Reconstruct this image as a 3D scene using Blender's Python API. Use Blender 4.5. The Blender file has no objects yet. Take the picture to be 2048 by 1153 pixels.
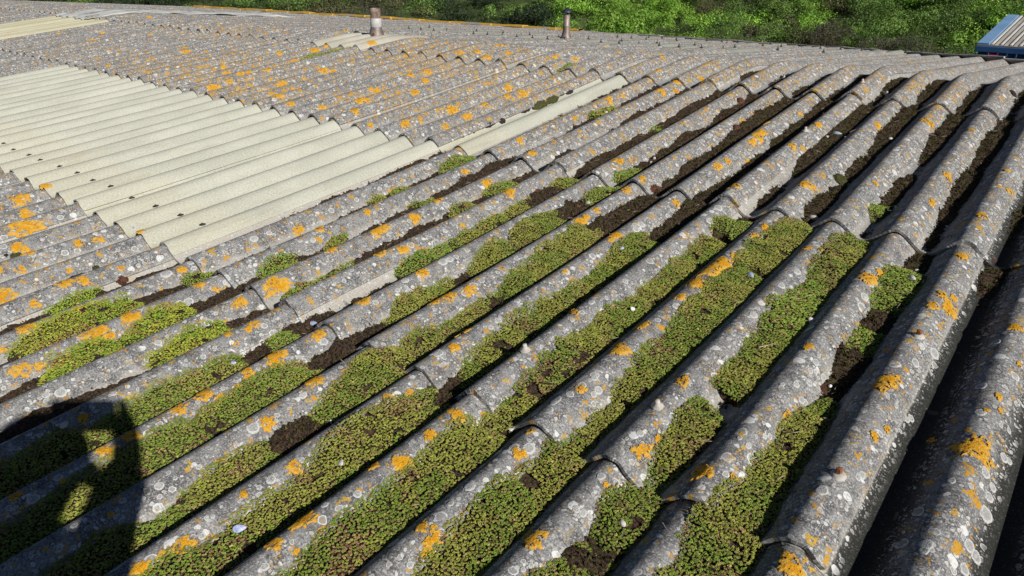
import bpy, bmesh, math, random
import numpy as np
from mathutils import Vector, Matrix

# ------------------------------------------------------------------ frame of the place
# roof frame: x across the corrugations, y up the near slope, z off the sheets.  world = Rx(TH) * roof + (0,0,H)
P = 0.177                      # corrugation pitch
D = 0.054                      # corrugation depth
TH = math.radians(5.1)         # roof pitch
H = 4.3                        # crest height at the first lap above the yard
C0 = np.array([2.153556, -0.863124, 0.982747])
RC = np.array([[0.7704603, 0.6328566, -0.0767032], [0.2641553, -0.4264407, -0.8650840], [-0.5801835, 0.6462514, -0.4957280]])
FPX = 1417.36
CT, ST = math.cos(TH), math.sin(TH)
MW = np.array([[1, 0, 0], [0, CT, -ST], [0, ST, CT]])

def W(p):
    p = np.asarray(p, float)
    return p @ MW.T + np.array([0, 0, H])

scene = bpy.context.scene
col = scene.collection

# ------------------------------------------------------------------ camera
cam_d = bpy.data.cameras.new('camera'); cam_d.sensor_width = 36.0
cam_d.lens = FPX / 2048 * 36; cam_d.clip_start = 0.05; cam_d.clip_end = 1500
cam = bpy.data.objects.new('camera', cam_d); col.objects.link(cam)
Rw = MW @ RC.T @ np.diag([1, -1, -1])
CW = W(C0)
M = Matrix([[*Rw[0], CW[0]], [*Rw[1], CW[1]], [*Rw[2], CW[2]], [0, 0, 0, 1]])
cam.matrix_world = M
scene.camera = cam

# ------------------------------------------------------------------ light
sun_dir = MW @ np.array([0.843, -0.160, 0.511]); sun_dir /= np.linalg.norm(sun_dir)
el = math.asin(sun_dir[2]); az = math.atan2(sun_dir[0], sun_dir[1])
world = bpy.data.worlds.new('World'); scene.world = world; world.use_nodes = True
nt = world.node_tree
bg = nt.nodes['Background']
sky = nt.nodes.new('ShaderNodeTexSky'); sky.sky_type = 'NISHITA'; sky.sun_disc = False
sky.sun_elevation = el; sky.sun_rotation = az; sky.air_density = 0.5; sky.dust_density = 0.1
nt.links.new(sky.outputs[0], bg.inputs[0]); bg.inputs[1].default_value = 0.05
sl = bpy.data.lights.new('sun', 'SUN'); sl.energy = 5.0; sl.angle = math.radians(0.53); sl.color = (1.0, 0.945, 0.865)
so = bpy.data.objects.new('sun', sl); col.objects.link(so)
so.rotation_euler = Vector(sun_dir).to_track_quat('Z', 'Y').to_euler()
so.location = (6, -4, 12)
scene.view_settings.view_transform = 'Standard'; scene.view_settings.look = 'None'
scene.view_settings.exposure = 0.18; scene.view_settings.gamma = 1.0
scene.view_settings.use_curve_mapping = False
scene.cycles.max_bounces = 5; scene.cycles.diffuse_bounces = 3

rng = np.random.default_rng(7)
random.seed(7)

# ------------------------------------------------------------------ object helpers
def tag(o, label=None, cat=None, group=None, kind=None):
    if label: o['label'] = label
    if cat: o['category'] = cat
    if group: o['group'] = group
    if kind: o['kind'] = kind
    return o

def empty(name, loc, label=None, cat=None, group=None, rot=None):
    o = bpy.data.objects.new(name, None); col.objects.link(o); o.location = loc
    if rot is not None: o.rotation_euler = rot
    o.empty_display_size = 0.05
    return tag(o, label, cat, group)

def mesh_np(name, V, F, mat, parent=None, smooth=True, uv=None, attrs=None, cols=None):
    """V (n,3) world, F (m,4) or (m,3) int array"""
    V = np.ascontiguousarray(V, np.float32); F = np.ascontiguousarray(F, np.int32)
    me = bpy.data.meshes.new(name)
    n, k = F.shape
    me.vertices.add(len(V)); me.vertices.foreach_set('co', V.ravel())
    me.loops.add(n * k); me.loops.foreach_set('vertex_index', F.ravel())
    me.polygons.add(n); me.polygons.foreach_set('loop_start', np.arange(0, n * k, k, dtype=np.int32))
    me.polygons.foreach_set('use_smooth', np.full(n, smooth))
    me.update(calc_edges=True)
    if uv is not None:
        l = me.uv_layers.new(name='UVMap'); l.data.foreach_set('uv', np.ascontiguousarray(uv[F.ravel()], np.float32).ravel())
    for an, av in (attrs or {}).items():
        a = me.attributes.new(an, 'FLOAT', 'POINT'); a.data.foreach_set('value', np.ascontiguousarray(av, np.float32))
    if cols is not None:
        a = me.color_attributes.new('Col', 'FLOAT_COLOR', 'POINT')
        c4 = np.ones((len(V), 4), np.float32); c4[:, :3] = cols; a.data.foreach_set('color', c4.ravel())
    if mat: me.materials.append(mat)
    o = bpy.data.objects.new(name, me); col.objects.link(o)
    if parent: o.parent = parent; o.matrix_parent_inverse = parent.matrix_basis.inverted()
    return o

class MB:
    """collects simple solids, builds one mesh"""
    def __init__(s): s.bm = bmesh.new()
    def box(s, c, size, rot=None, bev=0):
        m = Matrix.Translation(Vector(c))
        if rot is not None: m = m @ rot.to_4x4()
        r = bmesh.ops.create_cube(s.bm, size=1.0, matrix=m @ Matrix.Diagonal((*size, 1)))
        if bev:
            es = list({e for v in r['verts'] for e in v.link_edges})
            bmesh.ops.bevel(s.bm, geom=es, offset=bev, segments=2, affect='EDGES', profile=.5)
        return s
    def rev(s, prof, mat4=None, seg=24, close=False):
        """prof list of (r,z)"""
        mat4 = mat4 or Matrix.Identity(4)
        rings = []
        for r, z in prof:
            rings.append([s.bm.verts.new(mat4 @ Vector((r * math.cos(a), r * math.sin(a), z))) for a in [2 * math.pi * i / seg for i in range(seg)]])
        for a, b in zip(rings, rings[1:]):
            for i in range(seg):
                s.bm.faces.new((a[i], a[(i + 1) % seg], b[(i + 1) % seg], b[i]))
        if close:
            s.bm.faces.new(rings[0][::-1]); s.bm.faces.new(rings[-1])
        return s
    def build(s, name, mat, parent=None, smooth=False):
        me = bpy.data.meshes.new(name); bmesh.ops.recalc_face_normals(s.bm, faces=s.bm.faces)
        s.bm.to_mesh(me); s.bm.free()
        if smooth: me.polygons.foreach_set('use_smooth', np.full(len(me.polygons), True))
        me.materials.append(mat)
        o = bpy.data.objects.new(name, me); col.objects.link(o)
        if parent: o.parent = parent
        return o

# ------------------------------------------------------------------ numpy value noise
def _h(ix, iy, seed):
    n = (ix.astype(np.int64) * 374761393 + iy.astype(np.int64) * 668265263 + seed * 144665) & 0x7fffffff
    n = ((n ^ (n >> 13)) * 1274126177) & 0x7fffffff
    return ((n ^ (n >> 16)) & 0xffff) / 65535.0
def vnoise(x, y, seed=0):
    ix, iy = np.floor(x), np.floor(y); fx, fy = x - ix, y - iy
    fx = fx * fx * (3 - 2 * fx); fy = fy * fy * (3 - 2 * fy)
    a, b = _h(ix, iy, seed), _h(ix + 1, iy, seed); c, d = _h(ix, iy + 1, seed), _h(ix + 1, iy + 1, seed)
    return (a * (1 - fx) + b * fx) * (1 - fy) + (c * (1 - fx) + d * fx) * fy
def fbm(x, y, seed=0, o=3):
    t = 0; a = .5; s = 0
    for i in range(o):
        t = t + a * vnoise(x * 2 ** i, y * 2 ** i, seed + i * 17); s += a; a *= .5
    return t / s
def sstep(a, b, x):
    t = np.clip((x - a) / (b - a), 0, 1); return t * t * (3 - 2 * t)

# ------------------------------------------------------------------ the roof surface
S1, S2 = 1.27055, 2.58922      # lap lines up the near slope (the first lap is s = 0)
SC = 17.3 * P                  # crown
SB = -1.15                     # near eave
DEL = math.radians(10.9)
CO = np.array([[0.79, -6.72], [-0.52, -0.75], [0.2, -3.8], [-0.09, 11.78], [-1.99, -14.49], [-2.14, 13.81]])
def _proj(X):
    Xc = (X - C0) @ RC.T
    return np.stack([1024 + FPX * Xc[:, 0] / Xc[:, 2], 576.5 + FPX * Xc[:, 1] / Xc[:, 2]], 1)
# the sheets are not laid perfectly true: small smooth wander of the corrugation lines, measured on a grid of (k, s)
gk = np.linspace(-44, 12, 57); gs = np.linspace(-4.5, 17.5, 45)
KK, SS = np.meshgrid(gk, gs, indexing='ij')
SSc = np.maximum(SS, np.where(KK > 5, (KK - 5) * 0.7 - 4.5, -4.5))
_n = np.stack([KK.ravel() * P, SSc.ravel() * P, np.zeros(KK.size)], 1)
_p = _proj(_n); _q = np.stack([np.clip(_p[:, 0], 0, 1850), np.clip(_p[:, 1], 25, 560)], 1)
_u = (_q[:, 0] - 1024) / 1024; _v = (_q[:, 1] - 400) / 500
_e = np.clip(np.stack([np.ones_like(_u), _u, _v, _u * _u, _u * _v, _v * _v], 1) @ CO, -10, 10)
_p2 = _p - _e
_d = np.stack([(_p2[:, 0] - 1024) / FPX, (_p2[:, 1] - 576.5) / FPX, np.ones(len(_p2))], 1) @ RC
_t = -C0[2] / _d[:, 2]; _X = C0 + _d * _t[:, None]
GX = (_X[:, 0] - _n[:, 0]).reshape(KK.shape); GY = (_X[:, 1] - _n[:, 1]).reshape(KK.shape)
def wander(k, s):
    u = np.clip((k - gk[0]) / (gk[1] - gk[0]), 0, len(gk) - 1.001); v = np.clip((s / P - gs[0]) / (gs[1] - gs[0]), 0, len(gs) - 1.001)
    i = u.astype(int); j = v.astype(int); fu = u - i; fv = v - j
    out = []
    for G in (GX, GY):
        out.append((G[i, j] * (1 - fu) + G[i + 1, j] * fu) * (1 - fv) + (G[i, j + 1] * (1 - fu) + G[i + 1, j + 1] * fu) * fv)
    return out
def crown_s(k): return SC + .045 * P * np.clip(k, -10, 12)
RAD = 1.1
def prof(k): return -D * (0.5 - 0.5 * np.cos(2 * math.pi * k))
def surf(k, s, z=0.0):
    """roof-frame point at corrugation coordinate k, distance s up the slope (past the crown it runs down the far slope), z off the crest plane"""
    k = np.asarray(k, float) * 1.0; s = np.asarray(s, float) * 1.0
    k, s, z = np.broadcast_arrays(k, s, z)
    dx, dy = wander(k, np.minimum(s, SC))
    x = k * P + dx
    cs = crown_s(k)
    half = RAD * DEL / 2
    t = s - cs
    a = np.clip((t + half) / RAD, 0, DEL)
    y0 = cs - half
    y = np.where(t < -half, s, y0 + RAD * np.sin(a)); zz = np.where(t < -half, 0, -RAD * (1 - np.cos(a)))
    over = np.maximum(t - half, 0)
    y = y + over * math.cos(DEL); zz = zz - over * math.sin(DEL)
    y = y + dy
    return np.stack([x, y - 0 + z * np.sin(a), zz + z * np.cos(a)], -1)
def WS(k, s, z=0.0): return W(surf(k, s, z))
def b_len(k): return np.interp(k, [-68, -60, -40, -30, -20, -14, -5, 0, 4, 7, 9, 12, 40], [3.6, 3.75, 4.3, 4.7, 5.0, 5.0, 4.7, 4.2, 3.7, 3.15, 3.0, 2.95, 3.0])

# pixel of the 2048-wide photograph -> (k, s) on the corrugated near slope, and metres per pixel there
def inv(x, y):
    k = x / P; s = y
    for _ in range(6):
        dx, dy = wander(k, s); k = (x - dx) / P; s = y - dy
    return k, s
def hit(px, py, z=None):
    d = RC.T @ np.array([(px - 1024) / FPX, (py - 576.5) / FPX, 1.0])
    zs = np.linspace(.01, -.06, 141) if z is None else np.array([z, z])
    t = (zs - C0[2]) / d[2]; X = C0 + d * t[:, None]
    k, s = inv(X[:, 0], X[:, 1])
    if z is None:
        below = zs <= prof(k); i = int(np.argmax(below)) if below.any() else 140
    else: i = 0
    return float(k[i]), float(s[i]), float(t[i] / FPX)

# ------------------------------------------------------------------ materials
def new_mat(name):
    m = bpy.data.materials.new(name); m.use_nodes = True
    n = m.node_tree.nodes; l = m.node_tree.links
    return m, n, l, n['Principled BSDF']
class NT:
    def __init__(s, name, rough=.9):
        s.m, s.n, s.l, s.b = new_mat(name); s.b.inputs['Roughness'].default_value = rough
        s.b.inputs['Specular IOR Level'].default_value = .25
    def add(s, t, **kw):
        nd = s.n.new(t)
        for k, v in kw.items(): setattr(nd, k, v)
        return nd
    def put(s, sock, v):
        if hasattr(v, 'links'): s.l.new(v, sock)
        else: sock.default_value = v
    def noise(s, vec, scale, detail=3, rough=.6, dist=0):
        nd = s.add('ShaderNodeTexNoise'); s.put(nd.inputs['Vector'], vec); nd.inputs['Scale'].default_value = scale
        nd.inputs['Detail'].default_value = detail; nd.inputs['Roughness'].default_value = rough; nd.inputs['Distortion'].default_value = dist
        return nd.outputs['Fac'], nd.outputs['Color']
    def ramp(s, v, a, b, c0=0.0, c1=1.0):
        nd = s.add('ShaderNodeMapRange'); nd.interpolation_type = 'SMOOTHSTEP'
        s.put(nd.inputs[0], v); s.put(nd.inputs[1], a); s.put(nd.inputs[2], b); nd.inputs[3].default_value = c0; nd.inputs[4].default_value = c1
        return nd.outputs[0]
    def mix(s, f, a, b, mode='MIX'):
        nd = s.add('ShaderNodeMix', data_type='RGBA', blend_type=mode); s.put(nd.inputs[0], f)
        s.put(nd.inputs[6], a if hasattr(a, 'links') else (*a, 1)); s.put(nd.inputs[7], b if hasattr(b, 'links') else (*b, 1))
        return nd.outputs[2]
    def math(s, op, a, b=0.0, c=0.0):
        nd = s.add('ShaderNodeMath', operation=op); s.put(nd.inputs[0], a); s.put(nd.inputs[1], b); s.put(nd.inputs[2], c)
        return nd.outputs[0]
    def vmath(s, op, a, b=(0, 0, 0)):
        nd = s.add('ShaderNodeVectorMath', operation=op); s.put(nd.inputs[0], a); s.put(nd.inputs[1], b)
        return nd.outputs[0]
    def vor(s, vec, scale, rand=1.0, feature='F1'):
        nd = s.add('ShaderNodeTexVoronoi', feature=feature); nd.voronoi_dimensions = '2D'; s.put(nd.inputs['Vector'], vec)
        nd.inputs['Scale'].default_value = scale; nd.inputs['Randomness'].default_value = rand
        return nd
    def bump(s, h, strength=.5, dist=.002, nrm=None):
        nd = s.add('ShaderNodeBump'); nd.inputs['Strength'].default_value = strength; nd.inputs['Distance'].default_value = dist
        s.put(nd.inputs['Height'], h)
        if nrm is not None: s.l.new(nrm, nd.inputs['Normal'])
        return nd.outputs[0]
    def out(s, colr, nrm=None, rough=None):
        s.put(s.b.inputs['Base Color'], colr if hasattr(colr, 'links') else (*colr, 1))
        if nrm is not None: s.l.new(nrm, s.b.inputs['Normal'])
        if rough is not None: s.put(s.b.inputs['Roughness'], rough)
        return s.m
    def attr(s, name):
        nd = s.add('ShaderNodeAttribute'); nd.attribute_name = name; return nd.outputs['Fac']
    def acol(s, name='Col'):
        nd = s.add('ShaderNodeAttribute'); nd.attribute_name = name; return nd.outputs['Color']

def asbestos():
    s = NT('fibre_cement', .92)
    uv = s.add('ShaderNodeUVMap'); uv.uv_map = 'UVMap'; v = uv.outputs[0]
    sep = s.add('ShaderNodeSeparateXYZ'); s.l.new(v, sep.inputs[0])
    _, nc = s.noise(v, 55, 2); warp = s.vmath('MULTIPLY', s.vmath('SUBTRACT', nc, (.5, .5, .5)), (.012, .012, 0))
    vw = s.vmath('ADD', v, warp)
    far = s.ramp(sep.outputs['Y'], 0.4, 2.6)               # older, more lichened sheets towards the crown
    dens = s.attr('dens')
    far = s.math('MAXIMUM', far, dens)
    big, _ = s.noise(v, 5, 4, .6); mid, _ = s.noise(v, 26, 4, .65); fine, _ = s.noise(v, 230, 3, .7); spk, _ = s.noise(v, 520, 2, .7)
    dk0, _ = s.noise(v, 34, 3, .7)
    c = s.mix(s.ramp(mid, .38, .60), (.078, .077, .078), (.252, .249, .242))
    c = s.mix(s.math('MULTIPLY', far, .68), c, s.mix(s.ramp(dk0, .42, .58), (.165, .164, .163), (.042, .042, .044)))
    c = s.mix(s.ramp(big, .3, .7, 0, .5), c, (.19, .182, .168))
    stk, _ = s.noise(s.vmath('MULTIPLY', v, (1, .10, 1)), 42, 4, .65); c = s.mix(s.ramp(stk, .54, .70, 0, .45), c, (.07, .068, .066)); c = s.mix(s.ramp(stk, .44, .32, 0, .3), c, (.36, .35, .33))
    c = s.mix(s.math('MULTIPLY', s.ramp(fine, .51, .64), .7), c, (.43, .425, .415))
    c = s.mix(s.math('MULTIPLY', s.ramp(fine, .5, .3), .6), c, (.055, .052, .052))
    c = s.mix(s.ramp(spk, .60, .70, 0, .85), c, (.62, .60, .56))
    dk, _ = s.noise(v, 75, 3, .7); c = s.mix(s.ramp(dk, .58, .68, 0, .7), c, (.05, .046, .045))
    # bare pale cement low on the flanks and in the gutters of the corrugations
    hgt = s.attr('hgt'); cream = s.math('MULTIPLY', s.attr('cream'), s.ramp(sep.outputs['Y'], 1.2, 1.6, 1.0, .55))
    n2, _ = s.noise(v, 14, 5, .7)
    low = s.ramp(s.math('ADD', hgt, s.math('MULTIPLY', s.math('SUBTRACT', n2, .5), 1.1)), .52, .14)
    cc = s.mix(s.ramp(fine, .4, .65), (.36, .335, .285), (.52, .495, .44))
    c = s.mix(s.math('MULTIPLY', s.math('MAXIMUM', s.math('MULTIPLY', low, s.ramp(far, 0, 1, .75, .25)), s.math('MULTIPLY', cream, s.ramp(n2, .25, .45))), s.ramp(s.attr('furrow_shade'), .9, .1)), c, cc)
    c = s.mix(s.math('MULTIPLY', s.ramp(hgt, .75, .15), s.math('MULTIPLY', s.attr('furrow_shade'), .95)), c, s.mix(s.ramp(fine, .57, .68), (.018, .019, .016), (.11, .11, .09)))  # right-hand trough shade put into the colour as near black with pale flecks
    # dark grey-brown crusts
    db, _ = s.noise(vw, 17, 2, .5); c = s.mix(s.math('MULTIPLY', s.ramp(db, .69, .73), .75), c, (.13, .105, .095))
    ht = s.math('MULTIPLY', fine, .5)
    # pale crustose lichens: discs with a whiter rim, several sizes, clustered by density noise
    for (sc, rmin, rmax, thr, col0, col1, st, fk) in ((24, .12, .31, .50, (.30, .30, .285), (.70, .70, .67), .9, .62), (50, .14, .36, .50, (.33, .32, .30), (.70, .69, .66), .9, .85), (110, .18, .46, .54, (.40, .39, .36), (.64, .63, .59), .85, .85), (260, .26, .5, .50, (.38, .37, .35), (.54, .53, .50), .7, .72)):
        o = s.vmath('ADD', vw, (sc * .137, sc * .071, 0)); vo = s.vor(o, sc, 1.0); vr = vo.outputs['Color']
        sp = s.add('ShaderNodeSeparateColor'); s.l.new(vr, sp.inputs[0])
        dn, _ = s.noise(s.vmath('ADD', v, (sc, 0, 0)), 6.5, 2)
        on = s.ramp(s.math('ADD', s.math('ADD', sp.outputs[0], s.math('MULTIPLY', s.math('SUBTRACT', dn, .5), 1.5)), s.math('MULTIPLY', far, fk * .24)), thr + .22, thr + .25)
        r = s.math('MULTIPLY_ADD', s.math('POWER', sp.outputs[1], 1.6), rmax - rmin, rmin)
        q = s.math('DIVIDE', vo.outputs['Distance'], r)
        disc = s.ramp(q, 1.04, .96)
        ring = s.math('MULTIPLY', s.ramp(q, .70, .86), disc)
        tone = s.math('MAXIMUM', ring, s.ramp(s.math('ADD', sp.outputs[2], s.math('SUBTRACT', fine, .5)), .55, .8))
        lc = s.mix(tone, col0, col1)
        m_ = s.math('MULTIPLY', s.math('MULTIPLY', disc, on), s.math('MULTIPLY_ADD', far, -.06, st))
        m_ = s.math('MULTIPLY', m_, s.ramp(hgt, .04, .3))
        c = s.mix(m_, c, lc)
        ht = s.math('ADD', ht, s.math('MULTIPLY', s.math('MULTIPLY', m_, s.ramp(q, .2, 1.0, .5, 1.0)), .5))
    c = s.mix(1.0, c, (.84, .86, .895), 'MULTIPLY')
    # small yellow-orange lichens scattered, denser where the attribute says
    od = s.attr('orange')
    for (sc, rr, thr) in ((21, .26, .97), (50, .33, .925), (105, .38, .925)):
        _, nc2 = s.noise(v, 38, 4, .7); vv = s.vmath('ADD', v, s.vmath('MULTIPLY', s.vmath('SUBTRACT', nc2, (.5, .5, .5)), (.075, .075, 0)))
        vo = s.vor(s.vmath('ADD', vv, (sc * .31, .2, 0)), sc, 1.0)
        sp = s.add('ShaderNodeSeparateColor'); s.l.new(vo.outputs['Color'], sp.inputs[0])
        on = s.ramp(s.math('ADD', sp.outputs[0], s.math('MULTIPLY', od, .30)), thr, thr + .01)
        m_ = s.math('MULTIPLY', s.math('MULTIPLY', s.ramp(vo.outputs['Distance'], rr * 1.05, rr * .95), on), s.ramp(fine, .35, .45, .35, 1))
        m_ = s.math('MULTIPLY', m_, s.ramp(hgt, .25, .45))
        oc = s.mix(sp.outputs[1], (.45, .225, .018), (.45, .29, .05))
        c = s.mix(m_, c, oc); ht = s.math('ADD', ht, m_)
    nb = s.bump(ht, .55, .0016); nb = s.bump(mid, .35, .004, nb)
    return s.out(c, nb)

def grp(name, c0, c1, stain):
    s = NT(name, .62)
    uv = s.add('ShaderNodeUVMap'); uv.uv_map = 'UVMap'; v = uv.outputs[0]
    st = s.vmath('MULTIPLY', v, (1, .35, 1))
    a, _ = s.noise(st, 6, 4, .6); f, _ = s.noise(s.vmath('MULTIPLY', v, (1, .5, 1)), 240, 3, .8); g, _ = s.noise(v, 16, 4, .65); w, _ = s.noise(v, 420, 1, .6)
    c = s.mix(s.ramp(a, .35, .65), c0, c1)
    c = s.mix(s.ramp(g, .42, .72, 0, .45), c, stain)
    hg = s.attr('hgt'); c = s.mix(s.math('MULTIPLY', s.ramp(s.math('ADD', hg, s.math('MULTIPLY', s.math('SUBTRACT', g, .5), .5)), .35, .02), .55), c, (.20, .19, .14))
    c = s.mix(s.ramp(s.attr('cream'), .2, .9, 0, .3), c, (.44, .40, .29))
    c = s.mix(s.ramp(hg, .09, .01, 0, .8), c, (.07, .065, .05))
    c = s.mix(s.ramp(f, .53, .66, 0, .6), c, (.62, .62, .52)); c = s.mix(s.ramp(f, .46, .34, 0, .65), c, (.22, .21, .14))
    k2, _ = s.noise(s.vmath('MULTIPLY', v, (1, .12, 1)), 20, 4, .7); c = s.mix(s.ramp(k2, .52, .75, 0, .4), c, (.24, .225, .16)); k3, _ = s.noise(v, 70, 3, .7); c = s.mix(s.ramp(k3, .60, .72, 0, .35), c, (.20, .19, .13))
    c = s.mix(s.ramp(w, .72, .8, 0, .5), c, (.8, .8, .72))
    db, _ = s.noise(v, 22, 3, .6); c = s.mix(s.ramp(db, .74, .78, 0, .8), c, (.55, .30, .04))
    return s.out(c, s.bump(f, .35, .0012))

def simple(name, c0, c1, scale=20, rough=.7, metal=0, bump=.3, coord='Object', detail=4, spot=None, bdist=.002):
    s = NT(name, rough); tc = s.add('ShaderNodeTexCoord'); v = tc.outputs[coord]
    a, _ = s.noise(v, scale, detail, .65); c = s.mix(s.ramp(a, .3, .7), c0, c1)
    if spot:
        b, _ = s.noise(v, spot[1], 3, .6); c = s.mix(s.ramp(b, spot[2], spot[2] + .06), c, spot[0])
    s.b.inputs['Metallic'].default_value = metal
    f, _ = s.noise(v, scale * 5, 3, .7)
    return s.out(c, s.bump(f, bump, bdist))
def leafy(name, scale=60, rough=.75, trans=0.0, k=(.78, 1.15)):
    s = NT(name, rough); tc = s.add('ShaderNodeTexCoord')
    a, _ = s.noise(tc.outputs['Object'], scale, 2, .6)
    c = s.mix(1.0, s.acol(), s.mix(s.ramp(a, .3, .7), (k[0],) * 3, (k[1],) * 3), 'MULTIPLY')
    if trans:
        t = s.add('ShaderNodeBsdfTranslucent'); s.l.new(c, t.inputs[0]); mx = s.add('ShaderNodeMixShader'); mx.inputs[0].default_value = trans
        o = s.n['Material Output']; s.l.new(s.b.outputs[0], mx.inputs[1]); s.l.new(t.outputs[0], mx.inputs[2]); s.l.new(mx.outputs[0], o.inputs[0])
    return s.out(c)

def soil_mat():
    s = NT('moss', .98); tc = s.add('ShaderNodeTexCoord'); v = tc.outputs['Object']
    a, _ = s.noise(v, 9, 3, .6); f, _ = s.noise(v, 160, 4, .75); g, _ = s.noise(v, 420, 2, .7); r, _ = s.noise(v, 30, 3, .6)
    c = s.mix(s.ramp(f, .40, .62), (.010, .007, .005), (.115, .074, .046))
    c = s.mix(s.math('MULTIPLY', s.ramp(r, .5, .65), s.attr('green')), c, s.mix(s.ramp(f, .4, .65), (.020, .024, .007), (.125, .125, .03)))
    c = s.mix(s.ramp(a, .62, .72, 0, .5), c, (.14, .07, .045))
    c = s.mix(s.ramp(g, .62, .76, 0, .55), c, (.17, .125, .08))
    return s.out(c, s.bump(s.math('ADD', f, g), 1.0, .006))

def lichen_mat(name, a, b, rim, sc=300):
    s = NT(name, .9); tc = s.add('ShaderNodeTexCoord'); v = tc.outputs['Object']
    f, _ = s.noise(v, sc, 3, .7); g, _ = s.noise(v, 70, 3, .6)
    c = s.mix(s.ramp(f, .38, .62), a, b); c = s.mix(s.ramp(g, .52, .66, 0, .6), c, rim)
    h_, _ = s.noise(v, 130, 2, .6); c = s.mix(s.ramp(h_, .60, .70, 0, .55), c, tuple(x * .38 for x in a))
    c = s.mix(s.attr('rim'), c, rim)
    return s.out(c, s.bump(f, 1.0, .004))

MAT = {}
MAT['cement'] = asbestos()
MAT['grp'] = grp('weathered_fibreglass', (.365, .378, .325), (.445, .455, .395), (.385, .378, .31))
MAT['grp_old'] = grp('old_fibreglass', (.40, .39, .26), (.46, .44, .33), (.42, .36, .22))
MAT['grp_grey'] = grp('grey_fibreglass', (.19, .20, .18), (.25, .26, .235), (.21, .20, .16))
MAT['grp_light'] = grp('milky_plastic_sheet', (.36, .38, .39), (.48, .49, .49), (.42, .41, .37))
MAT['apron'] = grp('pale_cement_sheet', (.34, .33, .28), (.46, .44, .38), (.36, .32, .24))
MAT['soil'] = soil_mat()
MAT['sedum'] = leafy('stonecrop', 80, .6, .15)
MAT['orange'] = lichen_mat('orange_lichen', (.46, .205, .006), (.64, .33, .014), (.62, .42, .10))
MAT['white'] = lichen_mat('white_lichen', (.27, .275, .27), (.42, .425, .42), (.54, .545, .54))
MAT['cushion'] = simple('dark_moss_cushion', (.012, .010, .009), (.06, .048, .042), 260, .95, bump=1, bdist=.004)
MAT['rusty'] = simple('rusty_moss', (.045, .018, .010), (.20, .085, .055), 170, .95, bump=1, bdist=.005)
MAT['olive'] = simple('olive_moss', (.03, .032, .010), (.11, .115, .035), 220, .95, bump=1, bdist=.004)
MAT['steel'] = simple('galvanised_flue_steel', (.17, .145, .13), (.36, .30, .27), 14, .58, .6, .15, spot=((.16, .085, .05), 9, .60))
MAT['rust'] = simple('rusted_flue_steel', (.13, .085, .065), (.36, .28, .24), 24, .8, .3, .3)
MAT['band'] = simple('pale_painted_band', (.42, .42, .41), (.56, .56, .55), 30, .6, .2, .1)
MAT['capm'] = simple('dark_cowl_steel', (.035, .045, .07), (.09, .10, .14), 20, .45, .7, .1)
MAT['bolt'] = simple('dark_rubber_bolt_cap', (.018, .018, .02), (.05, .048, .05), 90, .7)
MAT['boltw'] = simple('white_plastic_cap', (.34, .32, .29), (.54, .52, .48), 60, .6, bump=.2, spot=((.30, .19, .10), 60, .6))
MAT['boltr'] = simple('rusty_bolt', (.12, .045, .02), (.30, .12, .05), 200, .8)
MAT['shellb'] = simple('blue_mussel_shell', (.20, .26, .50), (.60, .62, .70), 60, .3, bump=.2)
MAT['shellw'] = simple('bleached_shell', (.42, .41, .40), (.70, .69, .68), 90, .5, bump=.2)
MAT['stone'] = simple('pale_pebble', (.45, .42, .37), (.62, .58, .52), 60, .8)
MAT['twig'] = simple('dry_twig', (.28, .22, .15), (.48, .40, .30), 80, .9)
MAT['blue'] = simple('blue_cladding', (.028, .085, .22), (.045, .12, .28), 3, .5, .1, .05)
MAT['bluel'] = simple('light_blue_trim', (.16, .30, .50), (.22, .37, .58), 3, .45, .1, .05)
MAT['bluerib'] = simple('blue_rib', (.10, .22, .36), (.16, .32, .48), 5, .45, .1, .05)
MAT['roofw'] = simple('weathered_white_sheet', (.32, .29, .24), (.50, .47, .42), 2.5, .6, 0, .1, spot=((.28, .24, .18), 1.5, .58))
MAT['ribw'] = simple('pale_roof_rib', (.50, .49, .47), (.62, .61, .59), 4, .55)
MAT['black'] = simple('dark_seam', (.01, .012, .02), (.02, .025, .035), 10, .8)
MAT['red'] = simple('red_alarm_box', (.55, .015, .02), (.62, .03, .035), 5, .4)
MAT['wht'] = simple('white_emblem', (.75, .75, .77), (.8, .8, .82), 5, .5)
MAT['wall'] = simple('block_wall', (.28, .27, .24), (.38, .36, .33), 4, .9)
MAT['ridge_or'] = simple('lichened_verge', (.50, .27, .03), (.60, .38, .06), 26, .9, 0, .6, spot=((.34, .31, .27), 5, .53))
MAT['ridge_gr'] = simple('weathered_verge', (.28, .27, .26), (.46, .44, .42), 26, .9, 0, .6, spot=((.52, .30, .06), 7, .62))
MAT['leaf'] = leafy('foliage', 2, .6, .3, (.8, 1.15))
MAT['bark'] = simple('bark', (.05, .038, .028), (.13, .10, .08), 20, .95)
MAT['ground'] = simple('rough_grass', (.03, .045, .014), (.06, .085, .025), 1.2, 1.0)
MAT['yard'] = simple('worn_asphalt', (.045, .045, .045), (.075, .073, .07), 6, .95)
MAT['skin'] = simple('skin', (.42, .25, .18), (.50, .31, .23), 30, .6)
MAT['jacket'] = simple('dark_jacket', (.02, .025, .04), (.035, .04, .06), 60, .85)
MAT['jeans'] = simple('jeans', (.03, .05, .10), (.05, .08, .15), 80, .9)
MAT['hair'] = simple('hair', (.02, .013, .008), (.05, .03, .02), 120, .7)
MAT['phone'] = simple('phone_case', (.01, .01, .012), (.02, .02, .022), 40, .35)
MAT['felt'] = simple('roofing_felt', (.07, .07, .07), (.11, .11, .105), 20, .95)

# ------------------------------------------------------------------ building shell
C_w = WS(0, 0)
bldg = empty('industrial_building', (0, -1.2, 0), 'old low-pitched shed under lichen-covered corrugated fibre cement roof sheets with pale rooflights', 'building')

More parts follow.
